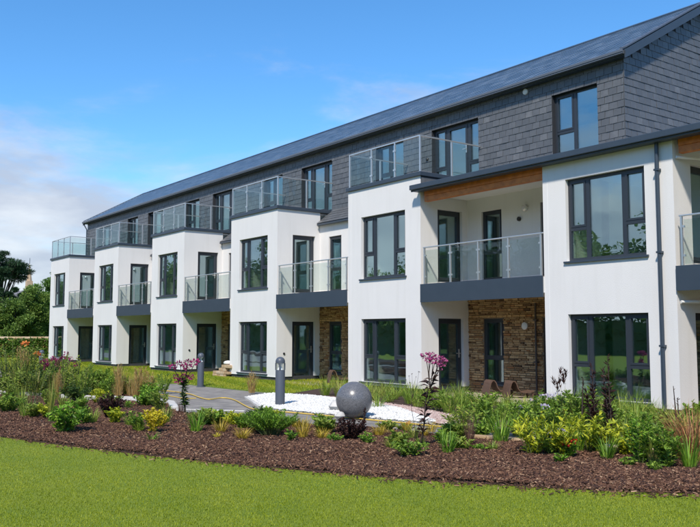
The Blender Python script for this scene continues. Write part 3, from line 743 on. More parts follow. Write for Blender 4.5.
# a few chips have spilled over the lawn edge and onto the path
le = np.array([p for p in LAWN_EDGE if -20 < p[0] < -3]); kk = RNG.integers(0, len(le) - 1, 900); tt = RNG.random((900, 1)); Sp = le[kk] + (le[kk + 1] - le[kk]) * tt
Sp = np.c_[Sp + np.array([.25, -.25]) * np.abs(RNG.normal(0, .45, (900, 1))) + RNG.normal(0, .05, (900, 2)), np.full(900, .012)]
P = np.concatenate([P, Sp])
tag(link('bark_chips', chips(P, 'bark_chips', 'bark')), 'loose brown bark chip mulch covering the long planting bed', 'mulch', kind='stuff')
P = scatter([tuple(q) for q in ([(-34, -11)] + BACKBED + [(-45, -9)])], 300, 30); P[:, 2] = .016
tag(link('bark_chips', chips(P, 'bark_chips', 'bark', L=(.04, .1), W=(.02, .05))), 'bark chip mulch in the far bed behind the pale kerb', 'mulch', kind='stuff')
def pebbles(P, name, m, r=(.014, .03)):
    n = len(P); s = RNG.uniform(*r, n); a = RNG.random(n) * 6.28; ca, sa = np.cos(a), np.sin(a)
    oc = np.array([(1, .1, 0), (-.1, 1, .1), (-1, -.1, 0), (.1, -1, -.1), (.1, 0, .75), (0, -.1, -.6)]); J = oc[None] * (1 + RNG.normal(0, .2, (n, 6, 3)))
    X = J[..., 0] * ca[:, None] - J[..., 1] * sa[:, None]; Yq = J[..., 0] * sa[:, None] + J[..., 1] * ca[:, None]
    V = np.stack([X, Yq, J[..., 2]], -1) * s[:, None, None] + P[:, None]
    T_ = np.array([(0, 1, 4), (1, 2, 4), (2, 3, 4), (3, 0, 4), (1, 0, 5), (2, 1, 5), (3, 2, 5), (0, 3, 5)])
    return np_mesh(name, V.reshape(-1, 3), (T_[None] + 6 * np.arange(n)[:, None, None]).reshape(-1, 3), m, np.repeat(RNG.random(n), 6))
P = scatter(GRAV_W, 2000); P[:, 2] = .02 + RNG.random(len(P)) * .018
tag(link('white_gravel', pebbles(P, 'white_gravel', 'white_gravel', (.018, .04))), 'bright white gravel around the granite sphere', 'gravel', kind='stuff')
P = scatter(PINK, 1100, 220); P[:, 2] = .012 + RNG.random(len(P)) * .012
tag(link('pink_gravel', pebbles(P, 'pink_gravel', 'pink_gravel', (.014, .03))), 'pinkish brown gravel strip between beds', 'gravel', kind='stuff')

# ------------------------------------------------------------------ leaves and blades
def unit(a): return a / (np.linalg.norm(a, axis=-1, keepdims=True) + 1e-9)
def leaves(P, D, L, W, fold=.25, droop=.0):
    """folded pointed leaves: 5 verts, 4 tris each"""
    n = len(P); D = unit(D); r = RNG.normal(0, 1, (n, 3)); S_ = unit(np.cross(D, r * .55 + np.array([0, 0, 1.0]))); N_ = np.cross(S_, D)
    L = L[:, None]; W = W[:, None]; mid = P + D * L * .45
    tip = P + D * L - np.array([0, 0, 1.0]) * L * droop
    V = np.stack([P, mid + S_ * W * .5 + N_ * W * fold, mid - N_ * W * .02, mid - S_ * W * .5 + N_ * W * fold, tip], 1)
    T_ = np.array([(0, 1, 2), (0, 2, 3), (1, 4, 2), (2, 4, 3)])
    return V.reshape(-1, 3), (T_[None] + 5 * np.arange(n)[:, None, None]).reshape(-1, 3), np.repeat(np.clip(RNG.normal(.5, .24, n), 0, 1), 5)
def blades(P, az, L, W, lean, arch):
    """tapered arching strips of 4 segments: 9 verts, 7 tris"""
    n = len(P); ts = np.array([0, .3, .58, .82, 1.0]); out = np.c_[np.cos(az), np.sin(az), np.zeros(n)]; sd_ = np.c_[-np.sin(az), np.cos(az), np.zeros(n)]
    V = []
    for i, t in enumerate(ts):
        ang = lean + arch * t; hx = L * t * np.sin(ang * .8); hz = L * t * np.cos(np.minimum(ang * .8, 1.9))
        c = P + out * hx[:, None] + np.array([0, 0, 1.0]) * hz[:, None]
        wv = W * (1 - t ** 2.2) * (.55 + .45 * min(1, t * 3)) * .5
        if i < 4: V += [c + sd_ * wv[:, None], c - sd_ * wv[:, None]]
        else: V += [c]
    V = np.stack(V, 1)
    T_ = []
    for i in range(3): T_ += [(2 * i, 2 * i + 1, 2 * i + 3), (2 * i, 2 * i + 3, 2 * i + 2)]
    T_ += [(6, 7, 8)]
    return V.reshape(-1, 3), (np.array(T_)[None] + 9 * np.arange(n)[:, None, None]).reshape(-1, 3), np.repeat(np.clip(RNG.normal(.5, .25, n), 0, 1), 9)
def part(name, geo, m, parent, base):
    V, Fi, r = geo; return link(name, np_mesh(name, V - base, Fi, m, r), parent, base)
def cat(gs):
    Vs, Fs, Rs, o = [], [], [], 0
    for V, Fi, r in gs: Vs.append(V); Fs.append(Fi + o); Rs.append(r); o += len(V)
    return np.concatenate(Vs), np.concatenate(Fs), np.concatenate(Rs)

# lawn blades in the part of the lawn that is near enough to see them
P = scatter([(-60, -80), (60, -80), (60, 1.0)] + LAWN_EDGE[::-1], 900, 20, falloff=None) if False else None
Pn = scatter(([(-20, -26), (2, -26)] + [p for p in LAWN_EDGE if p[0] > -22][::-1]), 17000, 120, falloff=7.5)
n = len(Pn); nn_ = np.sin(Pn[:, 0] * 1.9 + 3 * np.sin(Pn[:, 1] * .8)) * .08 + .07 * np.sign(np.sin((Pn[:, 0] * .38 + Pn[:, 1] * .92) * 2 * math.pi / 1.2)) + .1 * np.sin(Pn[:, 0] * 5.1 + Pn[:, 1] * 3.3) * np.sin(Pn[:, 1] * 4.7 - Pn[:, 0] * 2.2)  # tone patches, plus mowing stripe light and dark put into blade colour
az = RNG.random(n) * 6.283; L_ = RNG.uniform(.008, .019, n); out_ = np.c_[np.cos(az), np.sin(az), np.zeros(n)] * RNG.uniform(.2, .9, n)[:, None] + np.array([0, 0, 1.0])
sdv = np.c_[-np.sin(az), np.cos(az), np.zeros(n)] * RNG.uniform(.0018, .0034, n)[:, None]
V = np.stack([Pn + sdv, Pn - sdv, Pn + out_ * L_[:, None]], 1).reshape(-1, 3)
tag(link('lawn_grass', np_mesh('lawn_grass', V, np.arange(3 * n).reshape(-1, 3), 'lawn_blade', np.repeat(np.clip(RNG.normal(.45, .13, n) + nn_, 0, 1), 3))),
    'short mown bright green grass of the near lawn', 'grass', kind='stuff')
Pn = scatter(far_poly, 700, 10); n = len(Pn); az = RNG.random(n) * 6.283; L_ = RNG.uniform(.03, .06, n); Pn[:, 2] = .012
out_ = np.c_[np.cos(az), np.sin(az), np.zeros(n)] * RNG.uniform(.2, .9, n)[:, None] + np.array([0, 0, 1.0]); sdv = np.c_[-np.sin(az), np.cos(az), np.zeros(n)] * .006
V = np.stack([Pn + sdv, Pn - sdv, Pn + out_ * L_[:, None]], 1).reshape(-1, 3)
st = .5 + .28 * np.sign(np.sin((Pn[:, 1] * .96 + Pn[:, 0] * .26) * 2 * math.pi / 1.1))  # mowing stripes: light and dark of the blade direction put into blade colour
tag(link('lawn_grass', np_mesh('lawn_grass', V, np.arange(3 * n).reshape(-1, 3), 'lawn_blade', np.repeat(np.clip(RNG.normal(0, .12, n) + st, 0, 1), 3))),
    'mown grass in front of the far white bays', 'grass', kind='stuff')

def tuft(name, label, x, y, ytop, wpx, m, n=60, bw=.012, lean=(.05, .5), arch=(.3, 1.2), group=None, cat_='grass', plumes=None, z=.02, base_r=None):
    b = gp(x, y, z); h = max(.1, hgt(x, y, ytop)); wm = wpx / ppm(b)
    root = empty(name, b); tag(root, label, cat_, group)
    br = base_r if base_r is not None else wm * .16
    a = RNG.random(n) * 6.283; rr = np.sqrt(RNG.random(n)) * br
    P = b + np.c_[np.cos(a) * rr, np.sin(a) * rr, np.zeros(n)]
    az = a + RNG.normal(0, .5, n); L = h * RNG.uniform(.55, 1.12, n); ln = RNG.uniform(*lean, n); ar = RNG.uniform(*arch, n)
    lim = np.maximum(.15, wm * .5 - br) ; reach = L * np.sin((ln + ar) * .8); k = np.minimum(1, lim / np.maximum(reach, 1e-3)); ln = ln * k; ar = ar * k
    part('blades', blades(P, az, L, np.full(n, bw) * RNG.uniform(.6, 1.2, n), ln, ar), m, root, b)
    if plumes:
        pm, pn, pl = plumes; gs = []
        for i in range(pn):
            az1 = random.random() * 6.283; le = random.uniform(.0, .25); tp = b + np.array([math.cos(az1) * le * h, math.sin(az1) * le * h, h * random.uniform(.8, 1.05)]); dn = unit((tp - b)[None])[0]
            k_ = 26; t = RNG.random(k_); Q = tp - dn * (t * pl * h)[:, None]
            gs.append(leaves(Q, dn + RNG.normal(0, .35, (k_, 3)), np.full(k_, .1 * h) * RNG.uniform(.6, 1.1, k_), np.full(k_, .014)))
        for g_ in gs: part('plume', g_, pm, root, b)
    return root

def shrub(name, label, x, y, ytop, wpx, m, stems=14, per=22, leaf=(.05, .025), stem_m='stem_green', flowers=None, z=.02, cat_='plant', group=None, droop=.1, upright=.6, leafdir=.8, zmin=0.05):
    b = gp(x, y, z); h = max(.08, hgt(x, y, ytop)); h *= 1.06; wm = 1.3 * wpx / ppm(b); stems = int(stems * 1.5); per = int(per * 1.25); leaf = (leaf[0] * 1.1, leaf[1] * 1.2)
    root = empty(name, b); tag(root, label, cat_, group); sm = MB(); gs = []; tips = []
    for i in range(stems):
        a = random.random() * 6.283; rr = math.sqrt(random.random()) * wm * .46; hh = h * random.uniform(.6, 1.0) * (1 - .35 * (rr / (wm * .5)) ** 2)
        p0 = b + np.array([math.cos(a) * rr * .25, math.sin(a) * rr * .25, 0]); p2 = b + np.array([math.cos(a) * rr, math.sin(a) * rr, hh])
        p1 = (p0 + p2) / 2 + np.array([-math.cos(a), -math.sin(a), 0]) * rr * .18 + RNG.normal(0, .02, 3) * h
        t = np.linspace(0, 1, 5); C = ((1 - t) ** 2)[:, None] * p0 + (2 * t * (1 - t))[:, None] * p1 + (t ** 2)[:, None] * p2
        sm.tube(C, [max(.003, h * .012) * (1 - .6 * q) for q in t], 5); tips.append(p2)
        tt = zmin + (1 - zmin) * RNG.random(per) ** .75; Q = ((1 - tt) ** 2)[:, None] * p0 + (2 * tt * (1 - tt))[:, None] * p1 + (tt ** 2)[:, None] * p2
        al = RNG.random(per) * 6.283; D = np.c_[np.cos(al), np.sin(al), RNG.uniform(-.1, 1.0, per) * upright] * leafdir + unit((p2 - p0)[None]) * .4
        s_ = RNG.uniform(.6, 1.2, per); gs.append(leaves(Q, D, leaf[0] * s_, leaf[1] * s_, droop=droop))
    sm.build('stems', stem_m, root); part('foliage', cat(gs), m, root, b)
    if flowers:
        fm, fn, fr, fp = flowers; gs = []
        for i in range(fn):
            c = np.array(random.choice(tips)) + RNG.normal(0, .05, 3) * wm * .6 + np.array([0, 0, fr * .8])
            gs.append(bloom(c, fr, fp))
        for g_ in gs: part('flower_head', g_, fm, root, b)
    return root
def bloom(c, r, k=40, ps=.55):
    k = max(k, 26); D = unit(RNG.normal(0, 1, (k, 3)) * np.array([1, 1, .7]) + np.array([0, 0, .35])); Q = c + D * r * RNG.uniform(.5, .9, k)[:, None] * np.array([1, 1, .7])
    return leaves(Q, D + RNG.normal(0, .5, (k, 3)), np.full(k, r * ps * 1.3), np.full(k, r * ps), fold=.1)

def flower_stalk(name, label, x, y, ytop, heads, m_leaf, m_flower, stem_m, nleaf=30, leaf=(.12, .03), hr=.06, lean=0.0, per=60, r=.014):
    """a tall leafy stem that carries flower heads; heads are photo pixels"""
    b = gp(x, y, .02); dep = depth(b); root = empty(name, b); tag(root, label, 'plant'); sm = MB(); h = hgt(x, y, ytop)
    H = [at_depth(px, py, dep + random.uniform(-.08, .08)) for px, py in heads]; ctr = np.mean(H, 0); neck = b + (ctr - b) * .66
    t = np.linspace(0, 1, 6); C = [b + (neck - b) * q + np.array([.02 * math.sin(q * 5), .02 * math.cos(q * 4), 0]) for q in t]
    sm.tube(C, [r * (1 - .4 * q) for q in t], 6)
    for q in H: sm.tube([neck, (neck + q) / 2 + RNG.normal(0, .012, 3), q], [r * .55, r * .45, r * .3], 5)
    sm.build('stems', stem_m, root)
    tt = RNG.uniform(.2, 1.25, nleaf); Q = b + (neck - b) * tt[:, None]; al = RNG.random(nleaf) * 6.283
    D = np.c_[np.cos(al), np.sin(al), RNG.uniform(.1, .9, nleaf)]; s_ = RNG.uniform(.6, 1.2, nleaf)
    part('foliage', leaves(Q, D, leaf[0] * s_, leaf[1] * s_, droop=.25), m_leaf, root, b)
    for q in H: part('flower_head', bloom(q, hr * random.uniform(.75, 1.2), per), m_flower, root, b)
    return root

def spike(name, label, x, y, ytop, m='leaf_bronze', stem_m='stem_dark', nst=1, leaf=(.09, .03), wpx=8, n=170):
    b = gp(x, y, .02); h = hgt(x, y, ytop); wm = wpx / ppm(b); root = empty(name, b); tag(root, label, 'plant'); sm = MB(); gs = []
    for i in range(nst):
        top = b + np.array([random.uniform(-.5, .5) * wm, random.uniform(-.5, .5) * wm, h * (1 if i == 0 else random.uniform(.6, .9))])
        sm.tube([b, (b + top) / 2 + RNG.normal(0, .01, 3), top], [.014, .011, .005], 6); k = n // nst
        tt = RNG.uniform(.08, 1, k); Q = b + (top - b) * tt[:, None]; al = RNG.random(k) * 6.283
        D = np.c_[np.cos(al), np.sin(al), RNG.uniform(.3, 1.6, k)]; s_ = RNG.uniform(.5, 1.1, k) * (1.1 - .55 * tt); gs.append(leaves(Q, D, leaf[0] * s_ * 1.3, leaf[1] * s_ * 1.3, droop=.05))
    sm.build('stems', stem_m, root); part('foliage', cat(gs), m, root, b); return root

# ------------------------------------------------------------------ plants of the beds
# left: the far bed behind the kerb
shrub('leafy_shrub', 'tall loose green shrub at the edge of the far bed, beside the garden wall', 8, 391, 341, 44, 'leaf_fresh', 24, 34, (.10, .028))
shrub('leafy_shrub', 'tall bushy green shrub with an orange bloom in the far bed', 27, 392, 346, 40, 'leaf_fresh', 22, 34, (.10, .03), flowers=('petal_orange', 2, .10, 40))
shrub('flowering_shrub', 'bushy shrub with dusky pink flower heads in the far bed, next to the small bollard', 60, 392, 355, 36, 'leaf_fresh', 20, 30, (.09, .028), flowers=('petal_magenta', 22, .065, 20))
shrub('flowering_shrub', 'magenta flowered shrub rising in front of the last white bay', 61, 388, 352, 18, 'leaf_mid', 12, 24, (.11, .04), flowers=('petal_magenta', 8, .09, 30))
shrub('leafy_shrub', 'dense fresh green shrub between the magenta shrub and the straw grass', 96, 393, 366, 34, 'leaf_mid', 26, 46, (.10, .026))
shrub('leafy_shrub', 'dark green shrub low behind the pale kerb in the far bed', 40, 395, 368, 36, 'leaf_dark', 20, 36, (.10, .04))
tuft('straw_grass', 'narrow upright straw coloured grass in the far bed', 117, 393, 366, 12, 'grass_straw', 90, .014, (.0, .1), (.05, .25), plumes=('grass_straw', 10, .5))
tuft('straw_grass', 'broad feathery straw coloured grass clump in the far bed', 141, 395, 369, 30, 'grass_straw', 150, .014, (.02, .3), (.1, .7), plumes=('grass_straw', 14, .45))
tuft('grass_tuft', 'small green and straw grass next to the broad straw clump', 156, 396, 377, 18, 'grass_green', 80, .012)
shrub('leafy_shrub', 'small yellow green plant on the kerb beside the bronze shrub', 97, 398, 389, 16, 'leaf_lime', 14, 20, (.06, .03))
# the long bark bed, from the garden wall side to the timber balcony side
tuft('grass_tuft', 'dark spiky clump in the bark near the kerb end', 31, 416, 392, 26, 'leaf_dark', 70, .014, (.05, .6), (.1, .5))
tuft('grass_tuft', 'tall thin pale grass standing in the bark mulch', 51, 421, 372, 16, 'grass_mix', 60, .008, (.0, .12), (.05, .3))
shrub('leafy_plant', 'leafy green plant with broad leaves in the bark mulch near the pale grass', 66, 433, 403, 34, 'leaf_strap', 16, 18, (.10, .045))
shrub('leafy_plant', 'small broad leaved green plant beside the bronze shrub', 86, 425, 408, 18, 'leaf_mid', 9, 14, (.08, .04))
shrub('bronze_shrub', 'compact dark purple bronze shrub by the kerb', 110, 418, 393, 25, 'leaf_bronze', 26, 34, (.06, .026), 'stem_dark')
shrub('leafy_plant', 'mid green plant on the kerb edge behind the yellow shrub', 144, 406, 390, 26, 'leaf_strap', 14, 20, (.07, .035))
shrub('yellow_shrub', 'bright yellow leaved shrub in the bark mulch', 153, 433, 409, 20, 'leaf_yellow', 14, 22, (.065, .032), 'stem_tan')
shrub('leafy_plant', 'dark green low plant touching the bright yellow shrub', 137, 431, 412, 22, 'leaf_mid', 12, 20, (.065, .03))
tuft('strap_plant', 'short strappy green leaves at the foot of the yellow shrub', 152, 441, 428, 20, 'leaf_strap', 22, .016, (.2, .8), (.3, .9), cat_='plant')
flower_stalk('flower_stalk', 'tall stalk with dark magenta flower clusters beside the path', 184, 414, 362, [(173, 367), (180, 363.5), (188, 362), (195, 363), (176, 377), (184, 376), (191, 377), (180, 381.5), (187, 367.5)], 'leaf_dark', 'petal_magenta', 'stem_dark', 150, (.13, .045), .075, r=.02, per=34)
tuft('grass_tuft', 'thin brown wispy grass at the foot of the magenta flower stalk', 181, 414, 398, 14, 'grass_brown', 40, .007, (.0, .4), (.1, .5))
tuft('strap_plant', 'bright green strappy clump beside the path', 196, 433, 407, 30, 'leaf_strap', 46, .024, (.05, .7), (.2, .8), cat_='plant')
shrub('leafy_plant', 'round leaved green plant between the path and the golden grass', 213, 426, 409, 22, 'leaf_mid', 12, 16, (.075, .045))
shrub('leafy_plant', 'yellow green plant with rounded leaves behind the golden grass', 231, 424, 411, 24, 'leaf_lime', 12, 16, (.06, .036))
tuft('golden_grass', 'low golden yellow grass next to the dark conifer, path side', 221, 433, 416, 24, 'leaf_gold', 110, .009, (.2, .9), (.3, 1.0))
tuft('golden_grass', 'spreading golden yellow grass at the foot of the dark conifer', 243, 439, 424, 28, 'leaf_gold', 130, .009, (.2, 1.0), (.3, 1.0))
tuft('golden_grass', 'tiny golden tuft alone in the bark', 217, 438, 430, 10, 'leaf_yellow', 50, .008, (.2, .9), (.3, 1.0))
shrub('conifer_shrub', 'dense dark green dwarf conifer in front of the white gravel', 270, 435, 409, 52, 'leaf_strap', 60, 60, (.05, .010), droop=0, upright=1.2, zmin=.3)
shrub('conifer_shrub', 'darker green needles behind the dwarf conifer', 262, 428, 407, 30, 'leaf_dark', 34, 60, (.05, .010), droop=0, upright=1.2, zmin=.3)
tuft('golden_grass', 'golden green grass arching beside the dwarf conifer, sphere side', 303, 438, 414, 26, 'leaf_gold', 90, .009, (.1, .8), (.3, 1.0))
tuft('golden_grass', 'low golden grass in front of the granite sphere', 322, 439, 424, 24, 'leaf_gold', 100, .009, (.3, 1.0), (.3, 1.0))
shrub('leafy_plant', 'green plant with broad leaves between golden grasses and sphere', 320, 429, 414, 18, 'leaf_mid', 10, 14, (.07, .04))
shrub('ground_cover', 'tiny bright green cushion left of the dark red plant', 335, 442, 434, 16, 'leaf_strap', 16, 18, (.03, .014))
shrub('bronze_shrub', 'dark reddish brown plant at the foot of the granite sphere', 350, 440, 418, 32, 'leaf_bronze', 28, 26, (.045, .026), 'stem_dark')
spike('bronze_spike', 'short dark bronze spire next to the sphere', 363, 428, 408, wpx=7, n=120, leaf=(.05, .025))
shrub('ground_cover', 'tiny bright green cushion right of the dark red plant', 367, 444, 433, 17, 'leaf_strap', 18, 18, (.03, .014))
tuft('golden_grass', 'golden wisps leaning out beside the yellow hose', 386, 434, 421, 30, 'leaf_gold', 70, .007, (.5, 1.1), (.3, .9))
shrub('ground_cover', 'low sprawling green plant at the foot of the pink flower stalk', 408, 456, 440, 36, 'leaf_mid', 22, 16, (.05, .028), droop=.2)
flower_stalk('flower_stalk', 'tall dark stalk with large pink flower heads in front of the near white bay', 419, 446, 353, [(426, 356.5), (431, 354.5), (436, 357.5), (441, 359), (444, 362), (438, 363), (433, 361), (441, 366), (429, 360)], 'leaf_bronze', 'petal_pink', 'stem_dark', 60, (.19, .05), .058, r=.014, per=30)
flower_stalk('wiry_stalk', 'thin wiry dark seed stalk next to the pink flower stalk', 414, 440, 372, [(406, 380), (409, 376), (412, 374), (416, 377), (410, 383), (419, 372)], 'leaf_bronze', 'leaf_bronze', 'stem_dark', 8, (.08, .016), .012, r=.005, per=8)
tuft('golden_grass', 'golden grass behind the pink flower stalk by the hose', 431, 432, 417, 26, 'leaf_gold', 80, .008, (.1, .8), (.3, 1.0))
shrub('flowering_shrub', 'small plant with orange red blooms at the hose', 404, 431, 424, 20, 'leaf_mid', 10, 14, (.05, .03), flowers=('petal_orange', 4, .03, 18))
tuft('strap_plant', 'bright green strappy clump next to the pink flower stalk', 448, 454, 424, 34, 'leaf_strap', 46, .020, (.05, .75), (.2, .8), cat_='plant')
tuft('grass_tuft', 'thin reddish brown twiggy grass between two strappy clumps', 470, 447, 412, 18, 'grass_brown', 90, .006, (.0, .3), (.05, .4))
tuft('strap_plant', 'large green strappy clump in front of the timber balcony', 501, 443, 408, 42, 'leaf_strap', 80, .018, (.0, .5), (.2, .7), cat_='plant')
shrub('leafy_plant', 'dark green bushy plant behind the large strappy clump', 487, 425, 400, 40, 'leaf_mid', 22, 30, (.07, .03))
shrub('lime_shrub', 'upright lime green leafy shrub in front of the stone wall', 534, 455, 412, 44, 'leaf_lime', 13, 20, (.10, .030), upright=1.1)
shrub('flowering_shrub', 'green shrub with pale lilac flowers behind the lime shrub', 541, 432, 392, 52, 'leaf_mid', 30, 34, (.07, .03), flowers=('petal_lilac', 12, .05, 26))
shrub('flowering_shrub', 'white lilac flowered plant at the foot of the lime shrubs', 552, 455, 430, 32, 'leaf_mid', 16, 20, (.06, .026), flowers=('petal_lilac', 9, .045, 26))
shrub('flowering_shrub', 'small green plant with bright red flowers beside the lime shrubs', 569, 457, 436, 18, 'leaf_strap', 12, 18, (.055, .024), flowers=('petal_red', 4, .04, 24))
shrub('lime_shrub', 'broad lime green shrub below the near bay window', 590, 452, 412, 54, 'leaf_lime', 17, 22, (.10, .030), upright=1.1)
shrub('leafy_shrub', 'mixed green shrub behind the broad lime shrub', 578, 432, 384, 40, 'leaf_mid', 24, 30, (.08, .036))
spike('bronze_spike', 'tall dark bronze leafy spire below the near bay window, timber balcony side', 597, 444, 367, wpx=17, nst=3, n=260, leaf=(.12, .036))
spike('bronze_spike', 'tallest dark bronze leafy spire below the near bay window, downpipe side', 613, 446, 357, wpx=16, nst=3, n=260, leaf=(.12, .036))
spike('bronze_spike', 'slim short bronze seed spire among green leaves', 584, 444, 379, wpx=4, n=120, leaf=(.05, .02))
tuft('seed_stalk', 'thin stalks with dark seed heads in front of the white bay edge', 565, 436, 374, 34, 'leaf_bronze', 12, .006, (.0, .3), (.05, .3), plumes=('leaf_bronze', 7, .12))
tuft('strap_plant', 'dark green strappy clump below the bronze spires', 607, 459, 432, 38, 'leaf_strap', 60, .018, (.1, .8), (.2, .8), cat_='plant')
shrub('leafy_plant', 'upright light green leafy plant between the bronze spires and the downpipe', 641, 464, 414, 30, 'leaf_strap', 16, 30, (.07, .024))
shrub('leafy_plant', 'upright mid green plant next to the red grass', 667, 469, 424, 28, 'leaf_mid', 14, 28, (.075, .026))
tuft('grass_tuft', 'pale thin grass at the foot of the downpipe side plants', 655, 466, 420, 34, 'grass_mix', 80, .007, (.05, .5), (.2, .8))
tuft('red_grass', 'large reddish brown arching grass in front of the near balcony', 694, 462, 400, 84, 'grass_red', 600, .008, (.05, .8), (.4, 1.5))
tuft('strap_plant', 'green strappy clump under the red grass', 690, 470, 432, 36, 'leaf_strap', 60, .018, (.05, .6), (.2, .7), cat_='plant')
spike('blue_spike', 'slim dark violet flower spike in front of the white bay corner', 678, 440, 387, wpx=6, n=60, leaf=(.06, .02), nst=2)
shrub('leafy_shrub', 'low green shrub against the plinth beneath the near bay window', 640, 431, 412, 66, 'leaf_mid', 34, 34, (.07, .032))
shrub('leafy_shrub', 'low green shrub against the plinth near the downpipe', 684, 434, 414, 44, 'leaf_mid', 24, 30, (.07, .032))
tuft('grass_tuft', 'yellowing soft grass below the near bay window sill', 655, 436, 418, 40, 'grass_mix', 120, .008, (.05, .5), (.2, .8))
tuft('grass_tuft', 'yellowing soft grass below the bronze spires', 622, 440, 420, 34, 'grass_mix', 110, .008, (.05, .5), (.2, .8))
# small loose tufts in the grass strip along the building
k = 0
for row, (ya, yb, dx) in enumerate(((-.65, -.9, .52), (-1.15, -1.3, .56), (-1.75, -1.9, .6), (-2.35, -2.5, .62), (-3.0, -3.2, .66))):
    x = -19.4 + .2 * row
    while x < -4.5:
        y = random.uniform(yb, ya); x += dx * random.uniform(.8, 1.2)
        Pq = np.array([x, y, .02])
        if not inside(STRIP, np.array([[x, y, 0]]))[0]: continue
        v = Pq - CAM; zc = v @ FW; px = CX + F_PX * (v @ RT) / zc; py = CY - F_PX * (v @ UP) / zc
        if px > 860: continue
        straw = px < 345
        hpx = random.uniform(.42, .72) * F_PX / zc * (1.0 if straw else (.55 if 470 < px < 560 else .75))
        m = random.choice(['grass_mix', 'grass_mix', 'grass_green']) if straw else random.choice(['grass_green', 'grass_green', 'leaf_mid', 'grass_mix'])
        tuft('ornamental_grass', 'arching green and straw ornamental grass in the strip along the near bays' if straw else 'soft green ornamental grass in the strip along the near bays', px, py, py - hpx, random.uniform(24, 34) * 44 / (zc * 2.2), m, 110, .011, (.0, .7), (.3, 1.4),
             group='straw tinged grasses along the building' if straw else 'green grasses along the building')
# ground cover of small leaves in the bark bed: scattered weeds
for (x, y, lb) in ((20, 405, 'near the dark spiky clump'), (128, 408, 'between the bronze and the yellow shrub'), (205, 421, 'behind the path side strappy clump'), (290, 441, 'in front of the dwarf conifer'), (395, 446, 'near the hose golden wisps'), (440, 441, 'behind the strappy clump by the pink stalk'),
                   (480, 452, 'next to the twiggy brown grass'), (560, 462, 'in front of the red flowered plant'), (628, 466, 'between the bronze spires and the downpipe'), (655, 472, 'at the lawn side of the downpipe plants')):
    shrub('bed_plant', 'small low green plant in the bark ' + lb, x, y, y - random.uniform(6, 11), random.uniform(10, 18), random.choice(['leaf_mid', 'leaf_strap']), 8, 10, (.045, .022), group='small plants in the bark')
# filling plants of the crowded stretches
for (x, y, yt, w_, m, lf, lb) in (
        (14, 396, 370, 40, 'leaf_fresh', (.09, .03), 'spreading green shrub right behind the pale kerb, garden wall side'),
        (46, 390, 356, 28, 'leaf_fresh', (.09, .03), 'tall green shrub between the orange bloom and the dusky pink shrub'),
        (77, 394, 372, 30, 'leaf_fresh', (.09, .03), 'light green shrub behind the pale kerb, next to the dusky pink shrub'),
        (75, 400, 384, 30, 'leaf_dark', (.07, .03), 'low dark shrub against the pale kerb'),
        (112, 396, 378, 22, 'leaf_mid', (.08, .04), 'round green shrub in front of the narrow straw grass'),
        (150, 400, 384, 22, 'leaf_strap', (.07, .03), 'bright green low shrub in front of the broad straw grass'),
        (8, 412, 394, 30, 'leaf_mid', (.08, .03), 'green shrub in the bark beside the kerb, garden wall end'),
        (517, 436, 402, 40, 'leaf_mid', (.07, .03), 'green bushy plant between the large strappy clump and the lime shrub'),
        (556, 440, 404, 44, 'leaf_mid', (.07, .032), 'leafy green plant behind the white lilac flowers'),
        (608, 442, 404, 40, 'leaf_mid', (.075, .034), 'leafy green plant at the feet of the bronze spires'),
        (628, 456, 424, 34, 'leaf_lime', (.07, .03), 'yellow green plant beside the bronze spires'),
        (652, 450, 420, 40, 'leaf_mid', (.07, .03), 'green plant against the sandstone edging below the downpipe'),
        (672, 456, 440, 26, 'leaf_mid', (.07, .028), 'green plant beneath the violet flower spike'),
        (462, 432, 408, 34, 'grass_green', (.09, .014), 'fine leaved green plant behind the twiggy brown grass')):
    shrub('leafy_plant', lb, x, y, yt, w_, m, 20, 26, lf)
def filler(n_, xr, yr, hr_, wr, kinds, place, group):
    for q in range(n_):
        x = xr[0] + (xr[1] - xr[0]) * (q + random.random()) / n_; f = (x - xr[0]) / (xr[1] - xr[0]); y = random.uniform(yr[0], yr[1]) + f * yr[2]
        h_ = random.uniform(*hr_); w2 = random.uniform(*wr); m = random.choice(kinds)
        label = {'leaf_fresh': 'fresh light green', 'leaf_mid': 'mid green', 'leaf_lime': 'lime green', 'leaf_gold': 'golden grassy', 'grass_mix': 'straw tinged grassy', 'grass_straw': 'straw coloured grassy', 'grass_green': 'green grassy'}[m] + ' ' + place
        if m.startswith('grass') or m == 'leaf_gold': tuft('leafy_plant', label, x, y, y - h_, w2, m, 90, .010, (.0, .6), (.2, 1.1), group=group, cat_='plant')
        else: shrub('leafy_plant', label, x, y, y - h_, w2, m, random.randint(9, 15), 24, (random.uniform(.06, .09), random.uniform(.02, .034)), group=group, upright=random.uniform(.5, 1.2))
filler(13, (0, 92), (388, 397, 1), (24, 40), (20, 30), ['leaf_fresh', 'leaf_fresh', 'grass_mix', 'leaf_mid'], 'filler plant crowding the far bed near the garden wall', 'filler plants near the garden wall')
filler(9, (88, 168), (391, 397, 2), (14, 24), (16, 26), ['leaf_fresh', 'grass_straw', 'grass_mix', 'leaf_mid', 'leaf_lime'], 'low filler plant in the far bed around the straw grasses', 'filler plants around the straw grasses')
filler(9, (10, 172), (414, 426, 8), (10, 20), (14, 24), ['leaf_fresh', 'leaf_lime', 'grass_green', 'grass_mix'], 'filler plant standing apart in the open bark towards the garden wall', 'filler plants in the open bark')
filler(7, (0, 172), (402, 408, 4), (12, 22), (16, 24), ['leaf_fresh', 'leaf_mid', 'grass_green', 'leaf_lime'], 'small filler plant on the bark along the pale kerb', 'filler plants along the kerb')
filler(11, (198, 335), (423, 431, 4), (10, 18), (16, 26), ['leaf_lime', 'leaf_gold', 'leaf_mid', 'leaf_fresh', 'leaf_gold'], 'low filler plant between the path and the dwarf conifer or sphere', 'filler plants before the white gravel')
